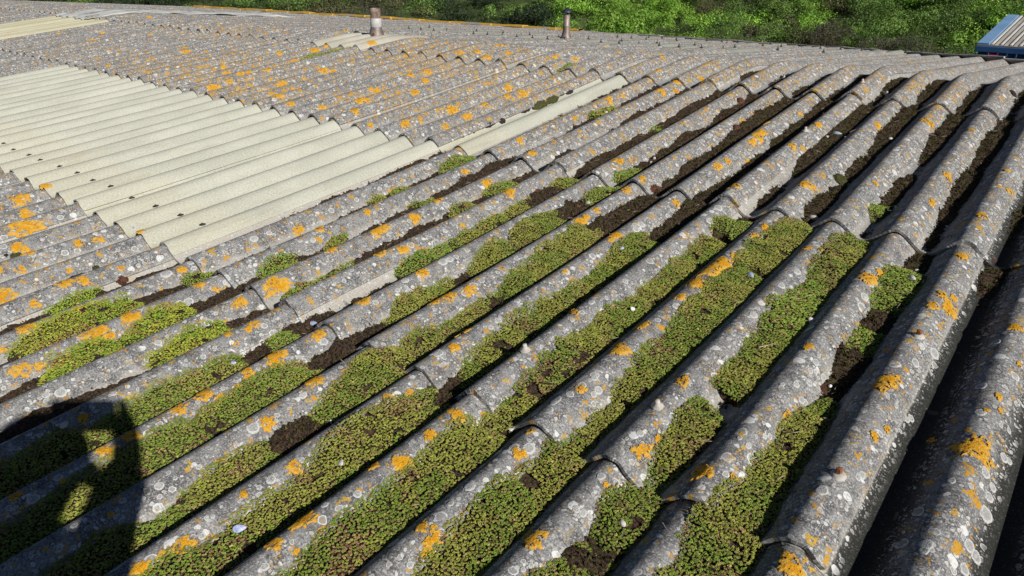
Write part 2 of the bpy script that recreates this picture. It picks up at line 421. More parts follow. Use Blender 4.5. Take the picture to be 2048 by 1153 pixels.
ORN = [(-8, 14.2, 5, 2.2, 1.0), (-2, 12.5, 5, 3, .75), (-16, 9.5, 5, 3, .9), (-11, 8.5, 3, 2, .8), (4, 15.5, 5, 2, .7), (-12, 16, 5, 1.5, .8), (-24, 15.5, 6, 2, .5), (8, 16.2, 3, 1.0, .7), (-5, 9.5, 3, 2.0, .6), (-26, 9, 6, 3, .25)]
def orange_density(k, s):
    o = np.zeros(np.broadcast(k, s).shape) + np.where(s > S1, .04, -.06)
    for (a, b, ra, rb, w) in ORN: o = np.maximum(o, w * np.exp(-((k - a) / ra) ** 2 - ((s / P - b) / rb) ** 2))
    return o
PH = {}
def arc_u(k):
    # arc length across the corrugation
    if 'a' not in PH:
        t = np.linspace(0, 1, 400); z = prof(t); dl = np.sqrt((np.diff(t) * P) ** 2 + np.diff(z) ** 2); PH['a'] = np.concatenate([[0], np.cumsum(dl)]); PH['t'] = t
    f = np.floor(k); return f * PH['a'][-1] + np.interp(k - f, PH['t'], PH['a'])

def lift_at(K, S, k0, k1, s0, s1, lift0=.017, lift1=0., sidelift=True, wob=1.0):
    t = (S - s0) / (s1 - s0); rs = np.random.default_rng(int(abs(k0 * 131 + s0 * 977)) + 5)
    lf = lift0 * (1 + .35 * (rs.random() - .5)) * (1 - t) + lift1 * t
    if sidelift: lf = lf + sstep(k1 - .75, k1 - .35, K) * .0085 * wob
    return lf + (fbm(K * .7, S * 1.5, 11, 2) - .5) * .005
def lift_auto(K, S):
    n = int(math.ceil((float(np.mean(K)) + 1 - .30) / 4)); sm = float(np.mean(S)); c = 0 if sm < 0 else 1 if sm < S1 else 2 if sm < S2 else 3
    k1 = 4 * n - 1 + .30; k0 = k1 - 4.42; s0, s1 = [(SB, ov), (0, S1 + ov), (S1, S2 + ov), (S2, SC + .35)][c]
    return lift_at(K, S, .36 if (c == 2 and n == 1) else k0, k1, s0, s1)
ov = .12
def sheet(name, k0, k1, s0, s1, mat, seg=24, ns=30, thick=.008, lift0=.017, lift1=.0, cover=None, sidelift=True, cream_left=True, parent=bldg, furrow_shade=0.0, dens=0.0, wob=1.0, crown=False):
    nk = max(8, int((k1 - k0) * seg)); kk = np.linspace(k0, k1, nk + 1)
    ss = np.linspace(s0, s1, ns + 1)
    K, S = np.meshgrid(kk, ss, indexing='ij')
    if crown: S = s0 + (S - s0) / (s1 - s0) * (crown_s(K) + .35 - s0)
    t = (S - s0) / (s1 - s0)
    edge = np.where(t < .02, 1, 0) * (vnoise(K * 9, K * 0 + s0 * 31, 3) - .5) * .006     # chipped lower edge
    S = S + edge
    lf = lift_at(K, S, k0, k1, s0, s1, lift0, lift1, sidelift, wob)
    Z = prof(K) + lf
    V = surf(K, S, Z)
    nv = V.shape[0] * V.shape[1]
    # normals for thickness
    dk = np.gradient(V, axis=0); ds = np.gradient(V, axis=1); N = np.cross(dk, ds); N /= np.linalg.norm(N, axis=-1, keepdims=True)
    Vb = V - N * thick
    A = V.reshape(-1, 3); B = Vb.reshape(-1, 3); n0, n1 = V.shape[:2]
    idx = np.arange(nv).reshape(n0, n1)
    q = np.stack([idx[:-1, :-1], idx[1:, :-1], idx[1:, 1:], idx[:-1, 1:]], -1).reshape(-1, 4)
    qb = q[:, ::-1] + nv
    def rim(a): return np.stack([a[:-1], a[:-1] + nv, a[1:] + nv, a[1:]], 1)
    # rims get their own (duplicated) vertices so that the edge shades sharply
    rims = []; rv = []; base = 2 * nv; rk = []
    for a in (idx[:, 0], idx[::-1, -1], idx[-1, :], idx[::-1, 0][:0]):
        if len(a) < 2: continue
        m = len(a); rv.append(A[a]); rv.append(B[a]); i = np.arange(m - 1)
        rims.append(np.stack([base + i, base + m + i, base + m + i + 1, base + i + 1], 1)); base += 2 * m; rk.append(a); rk.append(a)
    a = idx[0, ::-1]; m = len(a); rv.append(A[a]); rv.append(B[a]); i = np.arange(m - 1)
    rims.append(np.stack([base + i, base + m + i, base + m + i + 1, base + i + 1], 1)); rk.append(a); rk.append(a)
    Vall = np.concatenate([A, B] + rv); F = np.concatenate([q, qb] + rims)
    ki = np.concatenate([np.arange(nv), np.arange(nv)] + rk)
    kf = K.ravel()[ki]; sf = S.ravel()[ki]
    uv = np.stack([arc_u(kf) + 20, sf + 20 * 0], 1)
    hg = 1 + prof(kf) / D
    cr = np.zeros(len(kf))
    if cream_left: cr = np.maximum(cr, sstep(k0 + .95, k0 + .6, kf))
    cr = cr * (.5 + .5 * (hg < .8))
    # bare band at the upper overlap
    cr = np.maximum(cr, sstep(.985, 1, t.ravel()[ki]) * 0)
    if mat.name.startswith(('weathered_fib', 'old_fib')): cr = sstep(.34, .16, t.ravel()[ki] + .1 * (vnoise(kf * 2, sf * 6, 9) - .5))
    o = mesh_np(name, W(Vall), F, mat, parent, uv=uv, attrs={'hgt': hg, 'cream': cr, 'orange': orange_density(kf, sf), 'furrow_shade': np.full(len(kf), furrow_shade) * (kf > 11.3), 'dens': np.full(len(kf), dens)})
    return o

cols_ = [4 * n - 1 + .30 for n in range(-10, 6)]      # right-hand edges of the columns of sheets
ov = .12                                              # end lap
SHEETS = {}
def put_sheet(n, c, key=None, **kw):
    """column n (right edge cols_[n]), course c"""
    k1 = 4 * n - 1 + .30; k0 = k1 - 4.42
    s0, s1 = [(SB, ov), (0, S1 + ov), (S1, S2 + ov), (S2, SC + .35)][c]
    d = dict(seg=30 if c < 2 or n > -2 else 16, ns=[26, 26, 26, 26][c], crown=(c == 3))
    d.update(kw)
    name = 'roof_sheet' if kw.get('mat', MAT['cement']) is MAT['cement'] else 'rooflight_sheet'
    mat = d.pop('mat', MAT['cement']); k0 = d.pop('k0', k0); k1 = d.pop('k1', k1)
    o = sheet(name, k0, k1, s0, s1, mat, **d); SHEETS[key or (n, c)] = o
    return o
for n in range(-9, 5):
    for c in range(4):
        if c == 0 and n < -3: continue
        kw = {}
        if n >= 3: kw['furrow_shade'] = 1.0
        if n < -2: kw['dens'] = .8
        if c == 1 and -5 <= n <= 0: kw.update(mat=MAT['grp'], cream_left=False, wob=.7, thick=.004)
        if c == 2 and n == -9: kw.update(mat=MAT['grp_old'], cream_left=False)
        if c == 3 and n == -3: kw.update(mat=MAT['apron'], cream_left=False)
        if c == 2 and n == 1: kw.update(k0=.36, cream_left=False)
        put_sheet(n, c, **kw)
# extra columns left of the big rooflight's reach, on the two upper courses
for n in range(-17, -9):
    for c in (2, 3):
        if c == 2 and n < -14: continue
        kw = dict(dens=.8, seg=12, ns=12)
        if c == 2 and n == -10: kw.update(mat=MAT['grp_old'], cream_left=False)
        put_sheet(n, c, **kw)
# the single narrow rooflight running up beside the brown moss gutter
SHEETS['strip'] = sheet('rooflight_sheet', -.93, .44, S1 + .0, S2 + ov, MAT['grp'], 30, 26, thick=.004, lift0=.012, sidelift=False, cream_left=False)
tag(SHEETS['strip'], 'single narrow pale rooflight strip')
# far slope: one long run of sheets per column, with an end-lap step
def far_sheets(n):
    k1 = 4 * n - 1 + .30; k0 = k1 - 4.42; km = (k0 + k1) / 2
    e0 = crown_s(km) + .28; e1 = crown_s(km) + b_len(km)
    kw = dict(cream_left=False, dens=1.7); out = []
    def seg_(q0, q1, g, last=False):
        out.append(sheet('rooflight_sheet' if g else 'roof_sheet', k0, k1, e0 + q0, (e1 if last else e0 + q1), MAT['grp_grey'] if g else MAT['cement'], 14, 8, lift0=.0 if q0 else -.002, lift1=.0 if last else .014, **(dict(cream_left=False) if g else kw)))
    if -5 <= n <= 0:
        seg_(0, 1.06, 0); seg_(1.0, 1.66, 1)
        if n >= -2: seg_(1.6, 2.8, 0); seg_(2.75, 3.4, 1); seg_(3.34, 0, 0, True)
        else: seg_(1.6, 0, 0, True)
    elif n == 1: seg_(0, 2.8, 0); seg_(2.75, 3.4, 1); seg_(3.34, 0, 0, True)
    else: seg_(0, 0, 0, True)
    return out
FAR = {}
for n in range(-17, 7): FAR[n] = far_sheets(n)
for n in range(5, 7):
    put_sheet(n, 3, seg=10, ns=10)
    put_sheet(n, 2, seg=10, ns=8)

# verge / eave capping on the far edge, walls
def strip_mesh(name, mat, kA, kB, fn, parent=bldg, nseg=60):
    ks = np.linspace(kA, kB, nseg + 1); ring = fn(ks)        # list of (n,3) rails closed loop
    m = len(ring); V = np.concatenate(ring); n = len(ks); F = []
    for j in range(m):
        a = np.arange(n - 1) + j * n; b = np.arange(n - 1) + ((j + 1) % m) * n
        F.append(np.stack([a, a + 1, b + 1, b], 1))
    return mesh_np(name, W(V), np.concatenate(F), mat, parent, smooth=False)
def capping(ks, wdt=.14, hh=.028, up=.004):
    e = crown_s(ks) + b_len(ks)
    jig = (vnoise(ks * .9, ks * 0, 5) - .5) * .02
    p = [surf(np.round(ks), e - wdt / 2, up + jig), surf(np.round(ks), e - wdt / 2, up + hh + jig), surf(np.round(ks), e + wdt / 2, up + hh + jig), surf(np.round(ks), e + wdt / 2, up - .05 + jig)]
    return p
strip_mesh('eave_capping', MAT['ridge_or'], -68, -22, capping)
tag(strip_mesh('eave_capping', MAT['ridge_gr'], -21.8, 26, lambda k: capping(k, .10, .008, .002)), 'thin grey capping without the orange lichen')

# wrinkled plastic-looking flashing over the crown at the far left
def flash():
    ks = np.linspace(-44.2, -38.8, 40); ts = np.linspace(S2 - .08, SC + 2.2, 60)
    K, S = np.meshgrid(ks, ts, indexing='ij'); K2 = K + (S - S2) * -0.0
    Z = .012 + prof(K2) * .35 + (fbm(K * 2.2, S * 5, 3, 3) - .5) * .05
    V = surf(K2, S, Z); idx = np.arange(V.shape[0] * V.shape[1]).reshape(V.shape[:2])
    q = np.stack([idx[:-1, :-1], idx[1:, :-1], idx[1:, 1:], idx[:-1, 1:]], -1).reshape(-1, 4)
    uv = np.stack([K.ravel() * P, S.ravel()], 1)
    o = mesh_np('crown_flashing', W(V.reshape(-1, 3)), q, MAT['grp_light'], bldg, uv=uv, attrs={'hgt': np.full(uv.shape[0], .8), 'cream': np.zeros(uv.shape[0])})
    md = o.modifiers.new('t', 'SOLIDIFY'); md.thickness = .003
flash()

def wallbox(x0, x1, y0, y1, z0, z1):
    m = MB(); m.box(((x0 + x1) / 2, (y0 + y1) / 2, (z0 + z1) / 2), (x1 - x0, y1 - y0, z1 - z0)); return m
xl, xr = -69 * P + .3, 23 * P
yn = W([0, SB + .12, 0])[1]; zn = W([0, SB, -.1])[2]
pf = W(surf(np.array([0.]), np.array([SC + 3.5]), -.12))[0]
wallbox(xl, xr, yn, yn + .2, 0, zn).build('wall', MAT['wall'], bldg)
wallbox(xl, xr, pf[1] - .2, pf[1], 0, pf[2] - .02).build('wall', MAT['wall'], bldg)
for xx in (xl, xr - .2):
    bm = MB(); cr = W(surf(np.array([0.]), np.array([SC]), -.09))[0]
    for (x_) in (xx,):
        pts = [(yn + .2, 0), (pf[1] - .2, 0), (pf[1] - .2, pf[2] - .03), (cr[1], cr[2] - .03), (yn + .2, zn)]
        va = [bm.bm.verts.new((x_, a, b)) for a, b in pts]; vb = [bm.bm.verts.new((x_ + .2, a, b)) for a, b in pts]
        bm.bm.faces.new(va); bm.bm.faces.new(vb[::-1])
        for i in range(5): bm.bm.faces.new((va[i], vb[i], vb[(i + 1) % 5], va[(i + 1) % 5]))
    bm.build('wall', MAT['wall'], bldg)
for o in bldg.children:
    if o.name.startswith('wall'): o.matrix_parent_inverse = bldg.matrix_basis.inverted()

# ------------------------------------------------------------------ fixings
def frame_at(k, s, z=None):
    """matrix with z along the sheet normal, world"""
    e = 1e-3; zz = prof(np.array([k]))[0] if z is None else z
    a = WS(np.array([k]), np.array([s]), zz)[0]
    kx = WS(np.array([k + e]), np.array([s]), zz if z is not None else prof(np.array([k + e]))[0])[0] - a; sx = WS(np.array([k]), np.array([s + .01]), zz)[0] - a
    n = np.cross(kx, sx); n /= np.linalg.norm(n); x = kx / np.linalg.norm(kx); y = np.cross(n, x)
    return Matrix([[x[0], y[0], n[0], a[0]], [x[1], y[1], n[1], a[1]], [x[2], y[2], n[2], a[2]], [0, 0, 0, 1]])
def sheet_of(k, s):
    n = int(math.ceil((k + 1 - .30) / 4)); c = 0 if s < 0 else 1 if s < S1 else 2 if s < S2 else 3
    return SHEETS.get((n, c))
def part_to(o, sh):
    o.parent = sh or bldg; o.matrix_parent_inverse = (sh or bldg).matrix_world.inverted() if sh is None else bldg.matrix_basis.inverted()
    return o
def add_to(o, sh):
    if sh is None: o.parent = bldg; o.matrix_parent_inverse = bldg.matrix_basis.inverted()
    else: o.parent = sh
    # sheets sit at the world origin in matrix terms (parent inverse cancels the empty)
    return o
black_px = [(10, 298), (31, 307), (61, 318), (85, 330), (123, 342), (159, 356), (191, 372), (227, 386), (267, 405), (315, 420), (365, 438), (410, 460)]
cap_prof = [(.0, .011), (.006, .011), (.0075, .009), (.009, .004), (.021, .0015), (.023, -.001)]
def bolt(k, s, mat, prof_=cap_prof, sc=1.0, sh=None, lift=.008):
    m = MB(); M_ = frame_at(k, s, lift + (float(lift_auto(np.array([k]), np.array([s]))[0]) - .004 if sh else 0)) @ Matrix.Rotation(random.uniform(-.08, .08), 4, 'X')
    m.rev([(r * sc, z * sc) for r, z in prof_], M_, 12)
    return add_to(m.build('fixing_cap', mat, None, True), sh)
for i, (x, y) in enumerate(black_px):
    k = -12 + i; sq = np.linspace(-.1, 1.2, 400); s = float(sq[np.argmin(abs(_proj(surf(np.full(400, float(k)), sq))[:, 0] - x))])
    bolt(k, max(s, .04), MAT['bolt'], sc=.52, sh=sheet_of(k, s), lift=.012)
spike = [(0, .045), (.005, .045), (.006, .02), (.016, .012), (.019, -.004)]
tall = [(0, .024), (.0065, .024), (.008, .018), (.0085, .011), (.018, .004), (.0185, .0)]
for (x, y) in [(1044, 717), (1314, 828), (1308, 330), (1567, 163), (1723, 177), (1772, 195), (1606, 272), (826, 631)]:
    k, s, q = hit(x, y); bolt(round(k) if abs(k - round(k)) < .3 else k, s, MAT['boltw'], tall, .72, sheet_of(k, s), .006 if abs(k - round(k)) < .3 else prof(np.array([k]))[0] + .006)
for (x, y) in [(1672, 972), (1833, 688)]:
    k, s, q = hit(x, y); sh = sheet_of(k, s); la = float(lift_auto(np.array([k]), np.array([s]))[0])
    b = bolt(k, s, MAT['boltw'], [(.0, .009), (.011, .008), (.014, .005), (.018, 0)], .8, sh, prof(np.array([k]))[0] + .004)
    m = MB(); m.rev([(0, .016), (.0055, .015), (.006, .006)], frame_at(k, s, prof(np.array([k]))[0] + la + .002), 6); add_to(m.build('bolt', MAT['boltr'], None), sh)
# rows of tall dark fixings on the far slope
for (t, kk0, kk1, st) in ((1.30, -20, 1, 1), (1.94, -22, 4, 2), (3.02, -12, 5, 1), (3.70, -12, 7, 1)):
    for k in np.arange(kk0, kk1, st):
        if random.random() < .08: continue
        bolt(int(k), float(crown_s(np.array(k)) + t + random.uniform(-.01, .01)), MAT['bolt'], spike, .66, None, .012)

# ------------------------------------------------------------------ lichen thalli with a place and shape of their own
OR = [(52, 462, 44, 28), (46, 425, 20, 14), (38, 398, 60, 18), (58, 438, 24, 18), (95, 382, 20, 12), (10, 600, 30, 36), (45, 745, 46, 34), (82, 738, 22, 14), (55, 660, 60, 16), (5, 703, 16, 26), (132, 575, 30, 20), (168, 568, 32, 16), (40, 500, 28, 26), (44, 545, 24, 14), (60, 510, 22, 12), (140, 545, 12, 16), (160, 490, 26, 10), (198, 482, 26, 12), (186, 640, 0, 0), (262, 636, 46, 22), (160, 624, 26, 18), (192, 672, 64, 30), (222, 676, 20, 16), (480, 608, 30, 24), (555, 582, 48, 42), (400, 573, 30, 10), (364, 540, 16, 16), (432, 580, 14, 10), (598, 468, 34, 12), (640, 464, 16, 18), (664, 507, 24, 14), (284, 472, 14, 10), (75, 618, 30, 12), (245, 545, 14, 9),
      (512, 656, 20, 14), (500, 667, 12, 14), (460, 678, 16, 10), (474, 697, 16, 10), (636, 672, 34, 18), (552, 716, 56, 28), (500, 755, 14, 28), (495, 745, 20, 12), (630, 764, 40, 16), (408, 792, 36, 22), (442, 802, 22, 22), (360, 822, 36, 22), (474, 779, 14, 12), (418, 797, 10, 10),
      (538, 850, 24, 36), (216, 905, 46, 26), (262, 876, 44, 18), (172, 848, 24, 14), (146, 893, 18, 12), (15, 938, 12, 12), (35, 1000, 30, 10), (130, 970, 12, 10),
      (590, 941, 34, 30), (490, 995, 18, 14), (438, 928, 14, 8), (225, 1037, 12, 10), (320, 1108, 0, 0), (370, 1103, 46, 46), (288, 1146, 54, 28), (612, 1053, 46, 30), (553, 1102, 30, 26), (598, 1118, 12, 12), (595, 810, 0, 0),
      (806, 937, 44, 32), (748, 944, 28, 10), (862, 880, 22, 30), (820, 790, 20, 12), (775, 797, 14, 18), (917, 843, 24, 32), (905, 832, 12, 20), (1040, 912, 20, 28), (1032, 905, 14, 16), (1058, 867, 14, 10), (845, 1060, 28, 18), (868, 1085, 34, 36), (856, 1112, 20, 34), (912, 1075, 16, 16), (1070, 1083, 44, 36), (870, 1062, 12, 14), (1212, 973, 14, 8), (1278, 1000, 0, 0), (1290, 915, 20, 30), (1278, 922, 12, 24), (1268, 917, 10, 20), (1162, 792, 20, 18), (1316, 893, 12, 16), (1240, 709, 44, 22), (1284, 661, 26, 14), (1365, 774, 28, 18), (1150, 640, 16, 10), (910, 706, 18, 22), (926, 676, 26, 18), (1285, 662, 20, 12),
      (1140, 637, 16, 10), (1090, 604, 0, 0), (1044, 593, 18, 18), (940, 587, 24, 22), (898, 600, 36, 14), (960, 552, 12, 14), (870, 613, 28, 8), (955, 556, 16, 16), (845, 552, 30, 14), (728, 612, 26, 16), (760, 519, 28, 12), (808, 511, 20, 20), (830, 440, 22, 20), (875, 405, 18, 9), (735, 429, 16, 9), (755, 469, 30, 14), (768, 462, 18, 22), (888, 513, 20, 8), (1230, 475, 26, 20), (1160, 446, 24, 24), (1172, 437, 14, 14), (1145, 525, 30, 12), (1222, 485, 12, 10), (1130, 550, 10, 10), (1194, 423, 14, 9), (1352, 408, 16, 18), (1064, 315, 24, 12), (1040, 289, 22, 14), (974, 368, 22, 20), (1026, 395, 0, 0), (1020, 391, 26, 14), (1108, 292, 12, 8), (930, 345, 16, 12), (1238, 330, 24, 20), (1284, 366, 16, 18), (1252, 380, 20, 12), (790, 392, 20, 8),
      (1360, 602, 20, 12), (1390, 570, 36, 20), (1418, 545, 50, 20), (1445, 530, 46, 20), (1474, 525, 26, 34), (1402, 580, 14, 12), (1532, 458, 24, 24), (1510, 476, 20, 10), (1735, 560, 36, 22), (1760, 552, 20, 16), (1614, 499, 16, 8), (1643, 503, 10, 8), (1465, 386, 30, 20), (1862, 413, 16, 24), (1893, 356, 26, 14), (1610, 375, 36, 14), (1627, 383, 16, 10), (1635, 257, 22, 18), (1583, 302, 22, 16), (1566, 270, 0, 0), (1516, 278, 32, 22), (1504, 290, 24, 14), (1530, 252, 20, 10), (1434, 340, 30, 12), (1750, 374, 14, 16), (1755, 254, 20, 24), (1600, 232, 14, 10), (1850, 243, 26, 14), (1863, 252, 20, 12), (1540, 218, 20, 12), (1404, 165, 20, 14), (1352, 165, 18, 18), (1323, 185, 22, 16), (1495, 330, 14, 8), (1900, 368, 14, 10), (1942, 263, 14, 8), (1455, 330, 20, 10), (1523, 270, 26, 24), (1960, 445, 26, 14), (1921, 521, 22, 12), (2015, 395, 16, 20), (2012, 353, 14, 8), (1880, 600, 20, 14), (1895, 628, 44, 14), (1862, 623, 24, 14), (1905, 608, 18, 12), (1775, 777, 44, 20), (1760, 790, 30, 16), (1400, 958, 44, 22), (1410, 960, 34, 26), (1465, 970, 16, 16), (1574, 842, 18, 18), (1745, 892, 20, 12), (1770, 878, 16, 14), (1775, 885, 0, 0), (1615, 703, 26, 10), (1580, 1140, 66, 34), (1945, 905, 60, 44), (1962, 900, 34, 36), (1995, 802, 16, 10), (1998, 830, 12, 10), (1970, 830, 10, 10), (1980, 938, 10, 12), (2030, 660, 24, 18), (1860, 890, 14, 10), (2036, 735, 12, 12),
      (720, 205, 26, 18), (755, 188, 20, 12), (830, 192, 24, 12), (742, 184, 12, 10), (855, 147, 22, 14), (850, 165, 20, 12), (925, 115, 24, 14), (905, 225, 40, 16), (935, 238, 36, 12), (893, 258, 20, 14), (812, 254, 26, 20), (842, 248, 16, 10), (742, 258, 12, 16), (1016, 180, 16, 20), (1014, 195, 18, 10), (1045, 190, 26, 16), (970, 213, 20, 10), (820, 152, 22, 10), (995, 92, 22, 14), (972, 118, 24, 14), (1018, 112, 20, 10), (1053, 104, 14, 10), (924, 80, 18, 10), (955, 108, 20, 8), (840, 220, 0, 0), (710, 230, 26, 16), (735, 205, 16, 14), (1110, 118, 14, 10), (1150, 123, 16, 10), (1325, 117, 12, 12), (1352, 185, 16, 10), (1218, 203, 24, 12), (1246, 195, 12, 12), (1312, 147, 20, 8), (1236, 100, 14, 8),
      (218, 138, 12, 8), (296, 150, 12, 8), (375, 110, 18, 14), (372, 100, 12, 10), (448, 138, 14, 10), (455, 152, 16, 12), (482, 152, 14, 16), (500, 150, 16, 8), (532, 145, 26, 14), (300, 70, 12, 6), (184, 83, 10, 7), (205, 67, 10, 6), (300, 38, 14, 6), (388, 18, 16, 6), (430, 185, 30, 14), (560, 200, 22, 16), (542, 163, 10, 8), (460, 170, 20, 12), (583, 215, 30, 8), (566, 176, 24, 6), (590, 185, 14, 8), (608, 162, 10, 10), (645, 142, 36, 16), (668, 148, 18, 10), (560, 107, 26, 8), (592, 125, 16, 10), (630, 104, 26, 8), (480, 187, 12, 10), (645, 222, 24, 10), (690, 62, 14, 6), (744, 92, 34, 10), (650, 92, 20, 8)]
WH = [(332, 548, 26, 14), (238, 597, 14, 10), (296, 592, 12, 9), (378, 606, 20, 18), (331, 625, 22, 22), (270, 464, 12, 8), (540, 473, 12, 10), (628, 488, 10, 10), (602, 490, 8, 6), (382, 525, 14, 10), (510, 485, 16, 12), (318, 690, 14, 12), (134, 709, 18, 12), (124, 791, 22, 20), (95, 796, 14, 14), (412, 650, 0, 0), (418, 648, 18, 14), (550, 722, 0, 0), (648, 686, 16, 16), (600, 720, 12, 14), (232, 798, 14, 8), (87, 883, 12, 10), (99, 896, 9, 8), (30, 911, 10, 8), (120, 962, 18, 12), (70, 1005, 28, 20), (23, 1047, 16, 14), (35, 1036, 8, 8), (123, 1107, 11, 11), (151, 1103, 14, 12), (67, 1120, 10, 8), (152, 1058, 14, 10), (248, 1007, 16, 12), (321, 978, 20, 16), (400, 939, 12, 12), (508, 860, 28, 20), (554, 846, 8, 8), (475, 896, 11, 10), (510, 820, 10, 8), (333, 857, 11, 10), (607, 794, 20, 12), (643, 798, 14, 12), (353, 963, 8, 8), (544, 965, 22, 16), (606, 926, 12, 12), (622, 914, 8, 8), (428, 1040, 8, 8), (407, 1080, 16, 12), (652, 1080, 22, 12), (653, 1022, 16, 10), (535, 1148, 22, 14), (687, 1040, 10, 9), (718, 1000, 18, 15), (717, 1027, 14, 16), (686, 1044, 9, 9), (870, 716, 22, 14), (1035, 690, 0, 0), (940, 978, 24, 16), (963, 983, 16, 16), (902, 1013, 12, 11), (922, 1040, 12, 11), (1012, 952, 18, 16), (1005, 960, 16, 12), (1058, 900, 24, 24), (1028, 898, 22, 14), (1153, 1022, 18, 12), (1166, 1030, 18, 14), (1180, 1038, 12, 12), (1193, 1035, 12, 12), (1233, 969, 14, 16), (1202, 955, 18, 14), (1280, 882, 14, 14), (1197, 795, 18, 14), (1188, 803, 12, 12), (1189, 770, 14, 10), (1113, 815, 22, 12), (1108, 822, 12, 8), (1285, 903, 10, 10), (1253, 893, 8, 7), (945, 1010, 0, 0), (870, 1006, 0, 0), (822, 1137, 14, 16), (1063, 1137, 12, 12), (1047, 1145, 10, 10), (1072, 1148, 10, 10), (820, 593, 20, 12), (878, 718, 20, 14), (1035, 610, 12, 10), (997, 651, 14, 12), (983, 665, 10, 10), (895, 705, 0, 0), (811, 569, 14, 12), (797, 589, 10, 9), (886, 530, 18, 14), (900, 525, 14, 12), (1282, 452, 14, 12), (1272, 462, 14, 10), (1183, 618, 14, 8), (1352, 620, 16, 12), (1145, 655, 9, 8), (1285, 650, 0, 0), (873, 445, 12, 10), (1436, 422, 14, 16), (1419, 449, 12, 14), (1705, 350, 12, 14), (1594, 548, 14, 12), (1562, 577, 10, 14), (1700, 482, 10, 14), (1709, 498, 12, 10), (1728, 600, 14, 18), (1636, 722, 8, 8), (1630, 735, 14, 10), (1645, 765, 12, 14), (1619, 752, 14, 8), (1617, 777, 10, 14), (1506, 638, 14, 16), (1558, 605, 12, 12), (1563, 780, 8, 10), (1602, 812, 16, 10), (1591, 780, 14, 10), (1495, 905, 10, 14), (1508, 922, 8, 18), (1528, 885, 8, 14), (1405, 1067, 14, 20), (1385, 1098, 8, 12), (1820, 846, 12, 14), (1865, 722, 14, 22), (1827, 742, 12, 18), (1885, 614, 12, 10), (1870, 622, 10, 8), (1812, 848, 8, 14), (1788, 830, 10, 10), (1720, 970, 12, 16), (1712, 975, 10, 14), (1640, 1002, 24, 20), (1737, 944, 6, 10), (1750, 1008, 0, 0), (1968, 955, 22, 18), (1982, 985, 14, 18), (1975, 1005, 16, 20), (1969, 1040, 18, 34), (1960, 1038, 10, 14), (2005, 925, 10, 22), (2015, 932, 10, 14), (1935, 1103, 18, 26), (1948, 1125, 16, 28), (1925, 1150, 24, 16), (1850, 1100, 26, 22), (1845, 1112, 20, 16), (1958, 833, 20, 16), (1960, 780, 22, 12), (1900, 972, 18, 10), (2015, 870, 8, 12), (1942, 810, 0, 0), (1990, 690, 16, 10), (1890, 570, 0, 0), (1735, 548, 10, 8), (1478, 890, 8, 10)]
def thallus(bm_lists, x, y, w, h, z0, seed, lobes):
    if w == 0: return
    k, s, m = hit(x, y)
    # local px -> metre: build param radius along u (across arc) and s
    f = frame_at(k, s); c = f.translation
    # find size along the two surface directions by projecting
    kx, sx, _ = hit(x + w * .5, y); ky, sy, _ = hit(x, y + h * .5)
    # metric offsets clipped
    r1 = math.hypot((arc_u(np.array(kx)) - arc_u(np.array(k))), sx - s); r2 = math.hypot(arc_u(np.array(ky)) - arc_u(np.array(k)), sy - s)
    lim = 3.2 * m * max(w, h) * .5
    r = min(math.sqrt(max(r1, 1e-4) * max(r2, 1e-4)), (.54 if lobes > .2 else .58) * m * max(w, h), .06)
    r = max(r * (.8 if s > S1 else 1.0), .004)
    nr, na = 8, 56
    rs = np.random.default_rng(seed); ph = rs.random(6) * 6.28
    a = np.linspace(0, 2 * math.pi, na, endpoint=False)
    rad = 1 + lobes * (.5 * np.sin(2 * a + ph[0]) * .6 + .35 * np.sin(3 * a + ph[1]) + .25 * np.sin(5 * a + ph[2]) + .22 * np.sin(8 * a + ph[3]) + .2 * np.sin(13 * a + ph[4]))
    rad += lobes * .45 * (rs.random(na) - .5)
    rr = (np.arange(nr + 1) / nr)
    U = rr[:, None] * rad[None] * np.cos(a)[None] * r; Sv = rr[:, None] * rad[None] * np.sin(a)[None] * r * (1.15)
    # arc -> k increment (invert locally)
    sl = math.sqrt(1 + (math.pi * D / P * math.sin(2 * math.pi * k)) ** 2)
    kk_ = k + U / P / sl; ss_ = s + Sv
    zz = prof(kk_) + z0 * np.where(rr < .95, 1, .25)[:, None] * (1 + .5 * (vnoise(U * 400 + seed, Sv * 400, 4) - .5)) - np.where(rr < .99, .0, .001)[:, None] + .0006
    zz = zz + lift_auto(kk_, ss_)
    V = W(surf(kk_, ss_, zz)).reshape(-1, 3)
    base = bm_lists['n']; i = np.arange(nr)[:, None] * na + np.arange(na)[None]; j = np.arange(nr)[:, None] * na + (np.arange(na)[None] + 1) % na
    F = np.stack([i, i + na, j + na, j], -1).reshape(-1, 4) + base
    if lobes > .2:
        g = fbm(U * 150 + seed * 3.1, Sv * 150, 7, 2)
        hole = (g[:-1] > .66) & (rr[:-1, None] > .15); F = F.reshape(nr, na, 4)[~hole]
    bm_lists['V'].append(V); bm_lists['F'].append(F); bm_lists['n'] += len(V)
    bm_lists['R'].append(np.repeat(np.where((rr > .66) & (rr < 1), 1., .0), na))
def do_lichens(lst, name, mat, z0, lobes):
    for i, (x, y, w, h) in enumerate(lst):
        if w == 0: continue
        k, s, m = hit(x, y); n = int(math.ceil((k + 1 - .30) / 4)); c = 0 if s < 0 else 1 if s < S1 else 2 if s < S2 else 3
        g = dict(V=[], F=[], R=[], n=0); thallus(g, x, y, w, h, z0, 100 + i, lobes)
        o = mesh_np(name, np.concatenate(g['V']), np.concatenate(g['F']), mat, None, attrs={'rim': np.concatenate(g['R']) * (1.0 if name == 'white_lichen' else .5)})
        add_to(o, SHEETS.get((n, c)))
do_lichens(OR, 'orange_lichen', MAT['orange'], .0022, .42)
